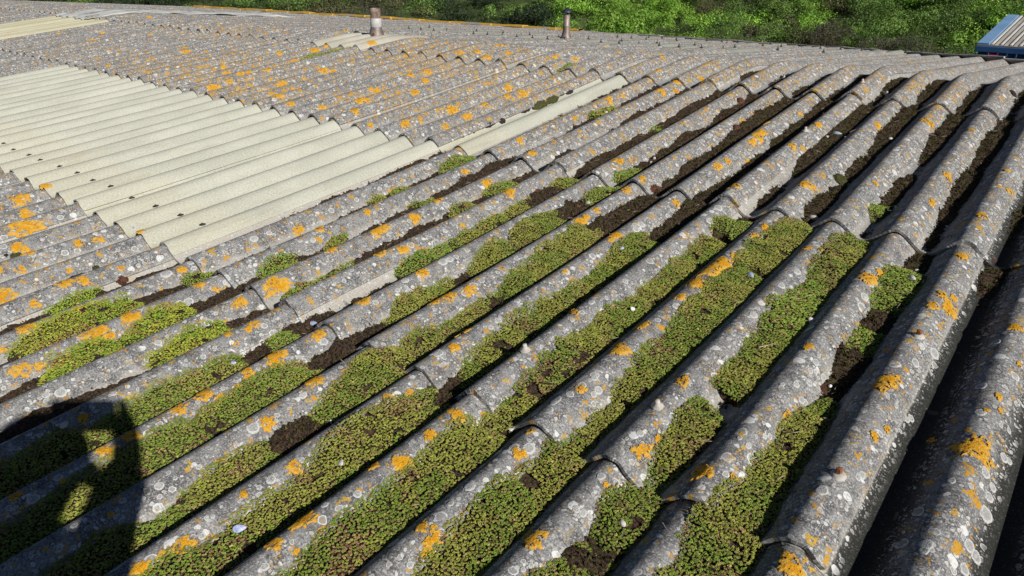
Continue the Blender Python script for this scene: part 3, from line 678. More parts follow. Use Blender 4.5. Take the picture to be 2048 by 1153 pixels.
do_lichens(WH, 'white_lichen', MAT['white'], .0006, .10)

# ------------------------------------------------------------------ moss in the furrows
# per furrow f (between ridges f and f+1): list of (s/P, fill height 0..1) knots
MOSS = {-2: [(-5, 0), (0, 0), (17, 0)], -1: [(-6, 0.34), (-2, 0.3), (-0.5, 0.28), (0, 0.189), (6, 0.189), (7.2, 0.129), (8, 0), (17, 0)],
        0: [(-6, 0.3), (-3, 0.3), (-0.6, 0.24), (0, 0.224), (2, 0.189), (5, 0.224), (7, 0.155), (12, 0.189), (14.5, 0.086), (17, 0.0688)],
        1: [(-6, 0.3), (-3, 0.32), (0, 0.292), (2.5, 0.224), (5, 0.292), (7, 0.292), (9, 0.224), (12, 0.206), (15, 0.138), (17, 0.043)],
        2: [(-6, 0.32), (-3, 0.36), (0, 0.258), (3, 0.292), (6, 0.344), (9, 0.327), (12, 0.31), (14.4, 0.189), (16, 0.189), (17, 0.043)],
        3: [(-6, 0.36), (-3, 0.34), (0, 0.344), (2, 0.241), (6, 0.361), (9, 0.361), (13, 0.361), (15, 0.292), (16.6, 0.241), (17.4, 0.043)],
        4: [(-6, 0.36), (-2.6, 0.22), (0, 0.31), (3, 0.344), (7, 0.396), (11, 0.396), (14, 0.344), (16.4, 0.258), (17.3, 0.0172)],
        5: [(-6, 0.3), (-3.4, 0.22), (-2, 0.36), (0, 0.344), (6, 0.378), (9, 0.43), (13, 0.447), (15.5, 0.344), (17.2, 0.086)],
        6: [(-6, 0.36), (0, 0.361), (5, 0.378), (8, 0.447), (12, 0.43), (16, 0.344), (17.4, 0.172)],
        7: [(-6, 0.4), (0, 0.344), (5, 0.378), (8, 0.43), (12, 0.447), (16.4, 0.361), (17.6, 0.215)],
        8: [(-6, 0.4), (0, 0.344), (5, 0.361), (7.5, 0.43), (9.2, 0.447), (13, 0.43), (16.4, 0.361), (17.6, 0.215)],
        9: [(-6, 0.4), (-1, 0.4), (2, 0.292), (4, 0.292), (7, 0.344), (8.2, 0.43), (11, 0.378), (12.5, 0.241), (13.2, 0.361), (16, 0.361), (17.6, 0.172)],
        10: [(-6, 0.4), (0, 0.344), (2.4, 0.361), (3.6, 0.396), (5, 0.344), (6.4, 0.396), (9, 0.361), (12, 0.361), (15, 0.361), (17.6, 0.172)],
        11: [(-6, 0), (4, 0), (6.2, 0.0344), (6.9, 0.31), (7.6, 0.103), (9, 0.258), (12, 0.327), (16, 0.327), (17.6, 0.172)],
        12: [(-6, 0), (8, 0), (10, 0.172), (17, 0.258)], 13: [(-6, 0), (9, 0), (17, 0.258)]}
# stonecrop: (furrow, s0/P, s1/P, fill at the middle)
SED = [(-1, -2.3, -1.4, 0.57), (0, -3.3, -1.1, 0.71), (1, -3.2, -1.9, 0.67), (1, -1.95, -.7, 0.67), (2, -2.0, -.65, 0.71), (0, -.5, .15, 0.55), (1, .35, 1.3, 0.65), (2, .35, 1.05, 0.57), (2, 1.0, 1.8, 0.55),
       (3, -5.0, -1.0, 0.67), (3, -.75, .15, 0.63), (4, -5.0, -2.2, 0.71), (4, -2.3, -.6, 0.61), (5, -5.0, -3.4, 0.72), (5, -3.5, -2.1, 0.57), (5, -1.25, .35, 0.7), (5, .25, 2.4, 0.71), (5, 2.2, 5.2, 0.68),
       (6, -4.6, .15, 0.72), (6, .1, 2.3, .92), (6, 1.8, 5.4, 0.69), (7, -4.0, -.1, 0.76), (7, -.2, 5.9, 0.72), (7, 6.0, 6.8, 0.57), (8, -3.2, 1.2, 0.74), (8, 1.0, 4.9, 0.74), (8, 5.0, 7.2, 0.71),
       (9, -2.2, -.9, 0.7), (9, -.9, .1, 0.65), (9, .0, 1.6, 0.7), (9, 1.9, 2.7, 0.57), (9, 2.6, 3.55, 0.61), (9, 3.4, 5.3, 0.68), (9, 4.9, 7.2, 0.67), (9, 8.0, 8.8, 0.55),
       (10, -2.0, 2.55, 0.72), (10, 3.2, 4.5, 0.67), (10, 4.5, 6.3, 0.7), (4, .1, 1.0, 0.4), (4, .9, 2.5, 0.63), (4, 2.6, 4.0, 0.6), (4, 4.0, 5.3, 0.67), (4, 6.2, 7.2, 0.63), (4, 7.5, 8.3, 0.61),
       (3, 2.0, 3.2, 0.63), (3, 3.3, 4.1, 0.57), (3, 4.1, 4.9, 0.59), (3, 5.0, 5.9, 0.57), (3, 6.5, 7.3, 0.55), (3, 10.6, 11.4, 0.46), (2, 4.2, 5.0, 0.55), (2, 5.4, 6.5, 0.61), (1, 1.9, 2.5, 0.46), (1, 4.2, 4.7, 0.4), (0, 6.0, 7.2, 0.63), (0, 3.9, 4.4, 0.4), (1, 6.0, 6.5, 0.4), (1, 4.6, 5.0, 0.38), (0, 4.6, 5.2, 0.4), (1, 11.6, 12.3, 0.42), (1, 11.0, 11.5, 0.36),
       (-14, 12.3, 15.4, .70), (-3, 14.9, 15.8, 0.36), (-2, 15.8, 16.6, 0.36), (-4, 14.6, 15.2, 0.3)]
def moss_level(f, s, u):
    kn = MOSS.get(f)
    sp = s / P
    if kn is None: b = np.full(np.shape(sp), -1.0)
    else:
        b = np.interp(sp, [a for a, _ in kn], [c for _, c in kn])
        b = b * np.where((sp > 6) & (f >= 4), .84, 1.0)
        b = b * (1 + 1.9 * (fbm(sp * .85 + f * 17, u * .8, 5, 2) - .52)) + .26 * (fbm(sp * 4.2 + f * 7, u * 3, 8, 3) - .5) * (b > .08) - (b < .03) * .2
    return b
SPAN = {}
def sed_level(f, s, u, which=None):
    sp = s / P; L = np.full(np.shape(sp), -1.0)
    for i, (g, a, b, h) in enumerate(SED):
        if g != f or (which is not None and i not in which): continue
        a2 = a + .35 * (vnoise(u * 5 + i, u * 0 + 3, 2) - .5); b2 = b + .35 * (vnoise(u * 5 + i, u * 0 + 9, 2) - .5)
        e = np.minimum(sp - a2, b2 - sp); rad_ = min(.75, (b - a) * .5)
        dome = np.sqrt(np.clip(e / rad_, 0, 1) * (2 - np.clip(e / rad_, 0, 1)))
        v = (h + .03) * (.42 + .58 * dome) + .70 * (fbm(sp * .8 + f * 9, u * .8, 21, 2) - .5) + .24 * (fbm(sp * 3.1 + f * 5, u * 2.6, 23, 2) - .5)
        v = np.where(e > 0, v, -1); L = np.maximum(L, v)
    return L
def cross_dome(u): return 1.06 - .86 * np.maximum(u + .30, -.05) - .06 * (2 * np.abs(u)) ** 2
# soil mesh (one ground cover) ------------------------------------------------
def furrow_grid(f, s0, s1, ds, nu=34):
    u = np.linspace(-.47, .47, nu + 1); s = np.arange(s0, s1, ds); U, S = np.meshgrid(u, s, indexing='ij'); return U, S
VV, FF, GG, nn = [], [], [], 0
for f in list(range(-2, 14)):
    U, S = furrow_grid(f, SB + .05 if f < 9 else -.5, SC + .15, .0065 if f > 2 else .009, 30)
    K = f + .5 + U
    lv = moss_level(f, S, U); sd = sed_level(f, S, U)
    top = np.maximum(lv, np.where(sd > 0, sd - .12, -1))
    z = -D + top * D * 1.05 * cross_dome(U) + .006
    z = z + (fbm(K * 28, S * 160, 31, 2) - .5) * .008 * (top > 0)
    base = prof(K)
    vis = (z > base - .004)
    V = W(surf(K, S, np.maximum(z, base - .006)))
    n0, n1 = U.shape; idx = np.arange(n0 * n1).reshape(n0, n1)
    keep = vis[:-1, :-1] | vis[1:, :-1] | vis[1:, 1:] | vis[:-1, 1:]
    q = np.stack([idx[:-1, :-1], idx[1:, :-1], idx[1:, 1:], idx[:-1, 1:]], -1)[keep]
    used = np.unique(q); mp = np.zeros(n0 * n1, int); mp[used] = np.arange(len(used))
    VV.append(V.reshape(-1, 3)[used]); FF.append(mp[q] + nn); nn += len(used)
    GG.append((np.clip((f - 1) / 5, .2, 1) * np.ones(n0 * n1) * np.clip(.4 + S.ravel() / 2, .3, 1))[used])
soil = mesh_np('furrow_moss', np.concatenate(VV), np.concatenate(FF), MAT['soil'], None, attrs={'green': np.concatenate(GG)})
tag(soil, 'dark brown and olive moss filling the gutters between the corrugations', 'moss', kind='stuff')

# shoots -----------------------------------------------------------------------
def shoot_proto(nleaf, seed, lod):
    rs = np.random.default_rng(seed); V = []; F = []
    def blob(c, d, ln, wd):
        d = d / np.linalg.norm(d); a = np.cross(d, [0, 0, 1.0]) if abs(d[2]) < .95 else np.array([1.0, 0, 0]); a /= np.linalg.norm(a); b = np.cross(d, a)
        n = len(V)
        V.extend([c - d * ln, c + a * wd, c + b * wd, c - a * wd, c - b * wd, c + d * ln])
        for i in range(4):
            F.append((n, n + 1 + (i + 1) % 4, n + 1 + i)); F.append((n + 5, n + 1 + i, n + 1 + (i + 1) % 4))
    blob(np.array([0, 0, .1]), np.array([0, 0, 1.0]), .55, .42)
    for i in range(nleaf):
        a = 2.4 * i + rs.random() * .4; zz = .15 + .12 * (i % 3); d = np.array([math.cos(a), math.sin(a), .75 + .2 * rs.random()])
        blob(np.array([math.cos(a) * .42, math.sin(a) * .42, zz]), d, .44, .27)
    return np.array(V), np.array(F)
def shoots(pts, nrm, size, tint, nleaf, seed):
    """pts world (n,3); returns V,F,colours"""
    rs = np.random.default_rng(seed); pv, pfc = shoot_proto(nleaf, seed, 0)
    n = len(pts); a = rs.random(n) * 6.28; ca, sa = np.cos(a), np.sin(a)
    X = pv[None, :, 0] * ca[:, None] - pv[None, :, 1] * sa[:, None]; Y = pv[None, :, 0] * sa[:, None] + pv[None, :, 1] * ca[:, None]; Z = np.repeat(pv[None, :, 2], n, 0)
    tx, ty = rs.normal(0, .28, n), rs.normal(0, .28, n)
    X = X + Z * tx[:, None]; Y = Y + Z * ty[:, None]
    V = np.stack([X, Y, Z * rs.uniform(.8, 1.5, n)[:, None]], -1) * size[:, None, None] + pts[:, None, :]
    F = pfc[None] + (np.arange(n) * len(pv))[:, None, None]
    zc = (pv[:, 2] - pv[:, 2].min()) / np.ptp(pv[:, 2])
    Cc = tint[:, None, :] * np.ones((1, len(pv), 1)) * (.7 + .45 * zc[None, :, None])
    return V.reshape(-1, 3), F.reshape(-1, 3), Cc.reshape(-1, 3)
G1, G2, G3, BR, YL = np.array([.215, .32, .05]), np.array([.30, .36, .065]), np.array([.15, .31, .045]), np.array([.33, .23, .11]), np.array([.42, .40, .13])
def sed_points(f, s0, s1, which=None, sp=.0046, upto=None):
    a = []; n_s = int((s1 - s0) / sp); n_u = int(P / sp)
    us = (np.arange(n_u) + .5) / n_u - .5; s = s0 + (np.arange(n_s) + .5) * sp
    U, S = np.meshgrid(us, s, indexing='ij'); U = U + rng.uniform(-.5, .5, U.shape) * sp / P * 1.1; S = S + rng.uniform(-.5, .5, S.shape) * sp * 1.1
    U = U.ravel(); S = S.ravel(); K = f + .5 + U
    sd = sed_level(f, S, U, which); z = -D + sd * D * 1.05 * cross_dome(U) + .006
    z = z + (fbm(K * 9, S * 50, 41, 2) - .5) * .010
    gap = fbm(K * 5 + 3, S * 28, 51, 2)
    ok = (sd > 0) & (z > prof(K) + .0005) & (gap > .20) & (np.abs(U) < .47)
    # drop what lies deep in the shade beyond the next ridge's reach is kept: the mat is continuous
    return K[ok], S[ok], z[ok], U[ok]
def tints(K, S, n, bright, z=None):
    t1 = fbm(K * 2.2, S * 12, 61, 2); r = rng.random(n)
    c = np.where((t1 > .5)[:, None], G1, G2) * np.ones((n, 1))
    c = c * (1 - bright) + (G3 * .5 + G1 * .5) * 1.2 * bright
    br = (r < .08 + .5 * sstep(.60, .80, fbm(K * 3 + 9, S * 16, 71, 3)) * (1 - bright * .8))
    if z is not None: br |= ((z - prof(K)) < .007) & (rng.random(n) < .42)
    c[br] = BR * rng.uniform(.7, 1.15, (br.sum(), 1)); yl = rng.random(n) < .12; c[yl] = YL * rng.uniform(.7, 1.1, (yl.sum(), 1))
    return c * rng.uniform(.68, 1.25, (n, 1)) * np.array([1.06, .97, 1.0])
def sed_mesh(name, items, sp, parent=None, bright=0.0, nleaf=None):
    Vs, Fs, Cs, n = [], [], [], 0
    for (f, s0, s1, which, spx) in items:
        K, S, z, U = sed_points(f, s0, s1, which, spx)
        if not len(K): continue
        p = W(surf(K, S, z)); dist = np.linalg.norm(p - CW, axis=1)
        tn = tints(K, S, len(K), bright, z)
        if f <= 2 and s1 < 0: tn = tn * np.array([1.15, 1.22, .8])      # mossier, yellow-green mats to the left
        sz = spx * rng.uniform(.66, 1.0, len(K))
        near = dist < 2.3
        for msk, nl in ((near, 5), (~near, 3)):
            if not msk.any(): continue
            v, fc, cc = shoots(p[msk], None, sz[msk], tn[msk], nl, 25 + f)
            Vs.append(v); Fs.append(fc + n); Cs.append(cc); n += len(v)
    o = mesh_np(name, np.concatenate(Vs), np.concatenate(Fs), MAT['sedum'], parent, cols=np.clip(np.concatenate(Cs), 0, 1))
    return o
# the long mats: nobody could count their shoots
CL = {}  # clumps that stand alone become things
ALONE = {(-1, -2.3): 'small round green stonecrop clump in the gutter nearest the rooflight end, far left', (0, -.5): 'small stonecrop clump just below the lower corner of the big rooflight',
         (1, .35): 'isolated olive stonecrop clump on brown moss, first one right of the big rooflight corner',
         (0, 6.0): 'low green stonecrop tuft beside the lower end of the single rooflight strip',
         (2, 5.4): 'bright green stonecrop cushion below the single rooflight strip on dark moss',
         (4, 6.2): 'olive green stonecrop clump high up, left of a dark red moss cushion',
         (4, 7.5): 'stonecrop clump touching an orange lichen, just above the round olive clump',
         (3, 10.6): 'tiny bright green stonecrop tuft alone in the brown moss of the upper gutters',
         (7, 6.0): 'compact green stonecrop clump on a moss ledge above the long centre mat',
         (9, 8.0): 'highest small stonecrop clump in the brown gutters on the right',
         (-14, 12.3): 'long bright green stonecrop streak far off, just below the flue with the pale band',
         (10, 4.5): 'broad stonecrop cushion on the right, directly below two white shell chips',
         (10, 3.2): 'ragged stonecrop clump right of the lower ridge, surrounded by brown moss',
         (9, 3.4): 'two-lobed stonecrop clump between ridges right of centre, below a larger bushy one',
         (3, 2.0): 'stonecrop clump on brown moss mid-roof, left of a cream bare patch',
         (3, -.75): 'bright green stonecrop clump beside a blue mussel shell chip'}
items = []; alone = []
for i, (f, a, b, h) in enumerate(SED):
    spx = (.0046 if f >= 3 and a < 2.0 else .0055) if f >= 0 and a < 9 else .008
    if f <= 2 and a < 0: spx = .0046
    it = (f, (a - .3) * P, (b + .3) * P, [i], spx)
    if (f, a) in ALONE: alone.append((it, ALONE[(f, a)]))
    else: items.append(it)
# merge overlapping stretches of one furrow so the shoots are not doubled
byf = {}
for it in items: byf.setdefault(it[0], []).append(it)
runs = []
for f, L in byf.items():
    L.sort(key=lambda t: t[1]); cur = None
    for it in L:
        if cur and it[1] < cur[2] + .0: cur = (f, cur[1], max(cur[2], it[2]), cur[3] + it[3], cur[4])
        else:
            if cur: runs.append(cur)
            cur = it
    runs.append(cur)
mat_o = sed_mesh('stonecrop', runs, .0056)
tag(mat_o, 'carpet of small fleshy green and russet stonecrop growing in the roof gutters', 'stonecrop', kind='stuff')
for it, lab in alone:
    o = sed_mesh('stonecrop_clump', [it], .006, bright=.7)
    tag(o, lab, 'stonecrop clump', 'stonecrop clumps standing alone in the gutters')

# tufts of moss on the soil: ragged little blades, one ground cover with the moss
def moss_tufts():
    Vs, Cs = [], []
    for f in range(-1, 12):
        n = 5200 if f > 2 else 2600
        S = rng.uniform(SB if f < 8 else -.5, SC, n); U = rng.uniform(-.45, .45, n); K = f + .5 + U
        lv = moss_level(f, S, U); z = -D + lv * D * 1.05 * cross_dome(U) + .005; sd = sed_level(f, S, U)
        ok = (z > prof(K)) & (sd < lv) & (lv > .05)
        K, S, z = K[ok], S[ok], z[ok]; m = len(K)
        p = W(surf(K, S, z)); r = rng.uniform(.003, .007, m); a = rng.random(m) * 6.28
        d = np.stack([np.cos(a), np.sin(a), np.zeros(m)], 1); up = np.stack([rng.normal(0, .4, m), rng.normal(0, .4, m), np.ones(m)], 1)
        e = np.stack([-np.sin(a), np.cos(a), np.zeros(m)], 1)
        tri = np.stack([p - d * r[:, None] * .8, p + d * r[:, None] * .8, p + up * r[:, None] * 1.5, p - e * r[:, None] * .8, p + e * r[:, None] * .8, p + up * r[:, None] * 1.3], 1)
        Vs.append(tri.reshape(-1, 3)); c = np.where((rng.random(m) < .25 + .4 * (f > 4))[:, None], [.07, .066, .018], [.095, .060, .034]) * rng.uniform(.4, 1.3, (m, 1)); Cs.append(np.repeat(c, 6, 0))
    V = np.concatenate(Vs); F = np.arange(len(V)).reshape(-1, 3)
    return mesh_np('moss_tufts', V, F, MAT['sedum'], soil, smooth=False, cols=np.concatenate(Cs))
moss_tufts()

# ------------------------------------------------------------------ moss cushions lying on the sheets
def cushion(x, y, w, h, mat, label, name='moss_cushion', rise=.5, group=None):
    k, s, m = hit(x, y); M_ = frame_at(k, s); r = max(w, h) * m * .40
    rs = np.random.default_rng(int(x * 7 + y)); nu, nv = 28, 12
    a = np.linspace(0, 2 * math.pi, nu, endpoint=False); ph = np.linspace(0, math.pi * .62, nv + 1)
    A, PHI = np.meshgrid(a, ph, indexing='ij')
    bump_ = 1 + .38 * (fbm(np.cos(A) * np.sin(PHI) * 3.2 + 9 + x, np.sin(A) * np.sin(PHI) * 3.2 + 4, int(y), 3) - .5) + .22 * (rs.random(A.shape) - .5)
    el_ = 1.75 if w > 1.7 * h else 1.1
    X = np.cos(A) * np.sin(PHI) * r * bump_ * (.62 if el_ > 1.5 else 1); Y = np.sin(A) * np.sin(PHI) * r * bump_ * el_; Z = (np.cos(PHI) * rise) * r * bump_ * (.7 if el_ > 1.5 else 1) + .004
    R3 = np.array(M_)[:3, :3]; t = np.array(M_)[:3, 3]
    V = np.stack([X, Y, Z], -1).reshape(-1, 3) @ R3.T + t
    idx = np.arange(nu * (nv + 1)).reshape(nu, nv + 1); nx = np.roll(idx, -1, 0)
    q = np.stack([idx[:, :-1], idx[:, 1:], nx[:, 1:], nx[:, :-1]], -1).reshape(-1, 4)
    o = mesh_np(name, V, q, mat, None)
    # tufts
    tag(o, label, 'moss cushion', group); return o
gr = 'moss cushions growing on the roof'
for (x, y, w, h, mt, lab, rise) in [
    (1473, 264, 34, 30, 'rusty', 'round rusty brown moss cushion perched on the flank of a high ridge', .6),
    (1644, 786, 44, 40, 'rusty', 'rusty hairy moss cushion on the right, above a stonecrop mat', .6),
    (1310, 386, 44, 26, 'rusty', 'dark red-brown moss cushion in the upper gutter beside the olive clump', .5),
    (1480, 205, 24, 24, 'rusty', 'reddish moss cushion on the first ridge end below the crown, right of centre', .6),
    (1678, 366, 48, 36, 'olive', 'large dark olive moss cushion in the shaded gutter right of centre', .6),
    (922, 273, 16, 12, 'cushion', 'leftmost of the small black moss cushions on the rooflight flange', .6),
    (934, 269, 13, 11, 'cushion', 'second black moss cushion from the left on the rooflight flange', .6),
    (945, 265, 13, 11, 'cushion', 'third black moss cushion from the left on the rooflight flange', .6),
    (962, 256, 14, 9, 'cushion', 'small black moss cushion in the middle of the row on the rooflight flange', .5),
    (977, 251, 28, 14, 'cushion', 'longer black moss cushion right of the middle on the rooflight flange', .5),
    (1002, 243, 22, 13, 'cushion', 'rightmost black moss cushion of the row on the rooflight flange', .5),
    (1050, 222, 22, 10, 'cushion', 'black end of the olive moss streak above the rooflight strip', .4),
    (1078, 212, 36, 16, 'olive', 'lower half of the olive moss streak along the rooflight strip', .45),
    (1102, 202, 34, 14, 'olive', 'upper half of the olive moss streak along the rooflight strip', .45),
    (1122, 191, 14, 8, 'olive', 'small olive moss dot above the olive streak', .5),
    (1138, 186, 18, 8, 'cushion', 'brown moss dot topmost beside the rooflight strip', .5),
    (34, 516, 26, 16, 'olive', 'dark flat moss cushion on a ridge at the left edge of the roof', .35),
    (13, 513, 12, 8, 'cushion', 'tiny dark moss spot beside the flat cushion at the left edge', .35),
    (193, 540, 18, 16, 'olive', 'dark mossy tuft on the ridge right of the orange patches at the left', .6),
    (150, 562, 38, 14, 'cushion', 'long dark moss cushion on a ridge above two orange lichens at the left', .35),
    (470, 652, 40, 22, 'cushion', 'dark brown moss cushion in the gutter right of the yellow-green mat', .35),
    (115, 760, 30, 20, 'rusty', 'rusty moss cushion above the photographer shadow at the left', .45),
    (782, 272, 22, 16, 'cushion', 'black moss patch at the top end of the big rooflight', .3),
    (688, 507, 0, 0, 'rusty', '', 0),
    (757, 505, 26, 14, 'rusty', 'small reddish moss cushion on brown moss in the middle gutters', .5),
    (1075, 386, 20, 14, 'rusty', 'rusty moss cushion between two bright green clumps', .5),
    (245, 562, 26, 18, 'rusty', 'rust-brown moss cushion below the lower corner of the rooflight', .45),
    (1985, 530, 34, 26, 'rusty', 'dark brown moss lump hanging in the deep gutter at the far right', .6),
    (1966, 592, 16, 12, 'cushion', 'small brown moss lump lower in the deep gutter at the far right', .5),
    (2023, 190, 24, 20, 'cushion', 'dark moss cushion by the right edge under the crown', .5),
    (1438, 820, 50, 36, 'cushion', 'lumpy dark moss cushion between two clumps right of the centre', .5)]:
    if w: cushion(x, y, w, h, MAT[mt], lab, rise=rise, group=gr)

# ------------------------------------------------------------------ shell chips, litter
def fill_z(k, s):
    f = int(math.floor(k)); u = k - f - .5; a = np.array([s]); b = np.array([u])
    l = max(float(moss_level(f, a, b)[0]), float(sed_level(f, a, b)[0]) + .05)
    return max(float(prof(np.array([k]))[0]) + .008, -D + l * D * 1.05 * float(cross_dome(u)) + .009)
def place(x, y):
    k, s, m = hit(x, y)
    z = float(prof(np.array([k]))[0])
    for _ in range(4):
        z = fill_z(k, s); k, s, m = hit(x, y, min(z, .01))
    return k, s, z, m
def shell(x, y, ln, wd, rot, mat, label, tilt=.5, kind='mussel', group='shell chips dropped on the roof'):
    k, s, z, m = place(x, y); M_ = frame_at(k, s, z + .001)
    L = ln * m * .44; Wd = wd * m * .5
    nu, nv = 16, 7; V = []; rs = np.random.default_rng(int(x))
    for j in range(nv + 1):
        t = j / nv
        for i in range(nu):
            a = 2 * math.pi * i / nu
            ex = L * t * math.cos(a); ey = Wd * t * math.sin(a) * (1 - .38 * math.cos(a) if kind == 'mussel' else 1)
            zz = (1 - t * t) * Wd * (.34 if kind == 'mussel' else .6)
            if kind == 'chip' : ex *= .8 + .35 * math.sin(3 * a + rs.random() * .2); zz *= .5
            V.append((ex, ey, zz))
    rr = Matrix.Rotation(rot, 4, 'Z') @ Matrix.Rotation(tilt, 4, 'X')
    V = np.array([M_ @ (rr @ Vector(v)) for v in V])
    idx = np.arange((nv + 1) * nu).reshape(nv + 1, nu); nx = np.roll(idx, -1, 1)
    q = np.stack([idx[:-1], idx[1:], nx[1:], nx[:-1]], -1).reshape(-1, 4)
    o = mesh_np('shell', V, q, mat, None); md = o.modifiers.new('t', 'SOLIDIFY'); md.thickness = .0012
    tag(o, label, 'shell', group); return o
B_, W_ = MAT['shellb'], MAT['shellw']
for a in [(628, 648, 26, 10, .2, B_, 'blue mussel shell chip at the right end of a bright green clump', .5, 'mussel'),
          (740, 578, 14, 11, 1.0, B_, 'pale blue shell chip on brown moss left of the centre', .9, 'mussel'),
          (654, 560, 12, 9, .3, B_, 'dark lilac shell chip between two clumps near the rooflight corner', .3, 'mussel'),
          (790, 554, 10, 8, .3, B_, 'tiny blue shell chip against the cream bare patch', .4, 'chip'),
          (1023, 860, 24, 9, .5, W_, 'white oblong shell fragment in the stonecrop just below the lap step', .1, 'chip'),
          (479, 1058, 32, 16, .9, B_, 'largest blue-white broken mussel shell near the bottom', .8, 'mussel'),
          (682, 927, 18, 13, -.3, W_, 'white shell chip on the stonecrop below the centre left', .5, 'mussel'),
          (1244, 497, 11, 9, 0, B_, 'lilac shell chip on the stonecrop under an orange lichen', .3, 'mussel'),
          (1266, 619, 12, 10, 1.2, W_, 'white and blue shell chip in the widest central stonecrop mat', .9, 'mussel'),
          (1501, 551, 22, 12, -.6, B_, 'blue-edged shell above the broad stonecrop pad right of centre', .5, 'mussel'),
          (1627, 436, 21, 10, 0, MAT['stone'], 'cream limpet shell lying open in the moss right of centre', .9, 'limpet'),
          (1675, 267, 20, 8, -.2, B_, 'blue and white shell in an upper moss gutter', .4, 'mussel'),
          (1692, 276, 7, 8, .6, B_, 'small deep blue chip just right of the upper blue shell', .4, 'chip'),
          (1655, 274, 8, 6, .6, W_, 'small white chip just left of the upper blue shell', .4, 'chip'),
          (1781, 278, 11, 8, 0, W_, 'round white chip alone in an upper shaded moss gutter', .2, 'limpet'),
          (1824, 557, 18, 11, -.5, W_, 'larger of two white shell chips above the right stonecrop cushion', .8, 'mussel'),
          (1834, 543, 10, 9, .4, W_, 'smaller of two white shell chips above the right stonecrop cushion', .8, 'chip'),
          (1623, 642, 14, 14, .7, W_, 'white shell chip beside a stonecrop clump in the right gutter', .8, 'mussel'),
          (1793, 417, 8, 10, .7, B_, 'small curved chip in the shaded gutter under the crown at right', .6, 'mussel'),
          (1895, 593, 10, 5, .0, B_, 'pale chip on the ridge near the peeling grey crust', .3, 'chip'),
          (1957, 676, 14, 7, .0, MAT['stone'], 'pale beige flake lying in the deep shaded gutter at right', .1, 'chip'),
          (1895, 454, 10, 5, .0, B_, 'pale blue chip beside the cream flank on the far right ridge', .3, 'chip'),
          (1660, 773, 9, 9, .0, W_, 'white dot-like chip right of the rusty hairy cushion', .3, 'limpet'),
          (1245, 1048, 20, 13, -.2, MAT['stone'], 'white limpet shell on the rounded stonecrop pad near the bottom', .8, 'limpet'),
          (128, 851, 24, 18, .2, MAT['stone'], 'flat pale limpet shell in the photographer shadow', .3, 'limpet'),
          (467, 726, 16, 9, .3, B_, 'shell chip on dark moss above the left stonecrop band', .4, 'mussel'),
          (662, 845, 6, 10, 1.0, W_, 'thin upright white chip by a clump edge left of the centre', .9, 'chip'),
          (1176, 406, 14, 8, -.2, W_, 'white shell chip below the olive clump at the upper centre', .4, 'mussel'),
          (1212, 225, 9, 7, 0, MAT['stone'], 'white pebble-like shell between two green tufts in the upper gutters', .3, 'limpet'),
          (1048, 272, 14, 7, .2, W_, 'greyish shell chip in the gutter right of the rooflight strip', .4, 'mussel'),
          (1302, 325, 7, 6, .2, W_, 'tiny white chip left of a white bolt cap in the upper gutters', .4, 'chip'),
          (1575, 360, 16, 5, .2, W_, 'thin white chip on the shaded edge of an upper gutter', .2, 'chip'),
          (2000, 240, 12, 5, -.5, W_, 'sliver of white shell under the last lap at the far right', .2, 'chip')]:
    shell(*a)
# dry twigs
def twig(x0, y0, x1, y1, label, r=.0016):
    a = place(x0, y0); b = place(x1, y1); pa = WS(np.array([a[0]]), np.array([a[1]]), a[2] + .004)[0]; pb = WS(np.array([b[0]]), np.array([b[1]]), b[2] + .006)[0]
    n = 7; m = bmesh.new(); d = Vector(pb - pa); ax = d.normalized(); s_ = ax.orthogonal().normalized(); t_ = ax.cross(s_); rings = []
    for i in range(n):
        t = i / (n - 1); c = Vector(pa) + d * t + s_ * (math.sin(t * 5 + x0) * .0025); rr = r * (1 - .5 * t)
        rings.append([m.verts.new(c + (s_ * math.cos(q) + t_ * math.sin(q)) * rr) for q in (0, 1.26, 2.5, 3.77, 5.03)])
    for A, B in zip(rings, rings[1:]):
        for i in range(5): m.faces.new((A[i], A[(i + 1) % 5], B[(i + 1) % 5], B[i]))
    me = bpy.data.meshes.new('twig'); m.to_mesh(me); m.free(); me.materials.append(MAT['twig'])
    o = bpy.data.objects.new('twig', me); col.objects.link(o); tag(o, label, 'twig', 'dry twigs on the roof')
twig(1516, 698, 1548, 692, 'short pale dry twig lying between two stonecrop clumps right of centre')
twig(950, 452, 966, 462, 'thin bleached stalk in the stonecrop clump above the centre', .001)
twig(1793, 625, 1798, 612, 'thin stalk in the moss under the broad right cushion', .001)
twig(1700, 268, 1712, 260, 'thin pale straw beside the ridge in an upper gutter', .001)

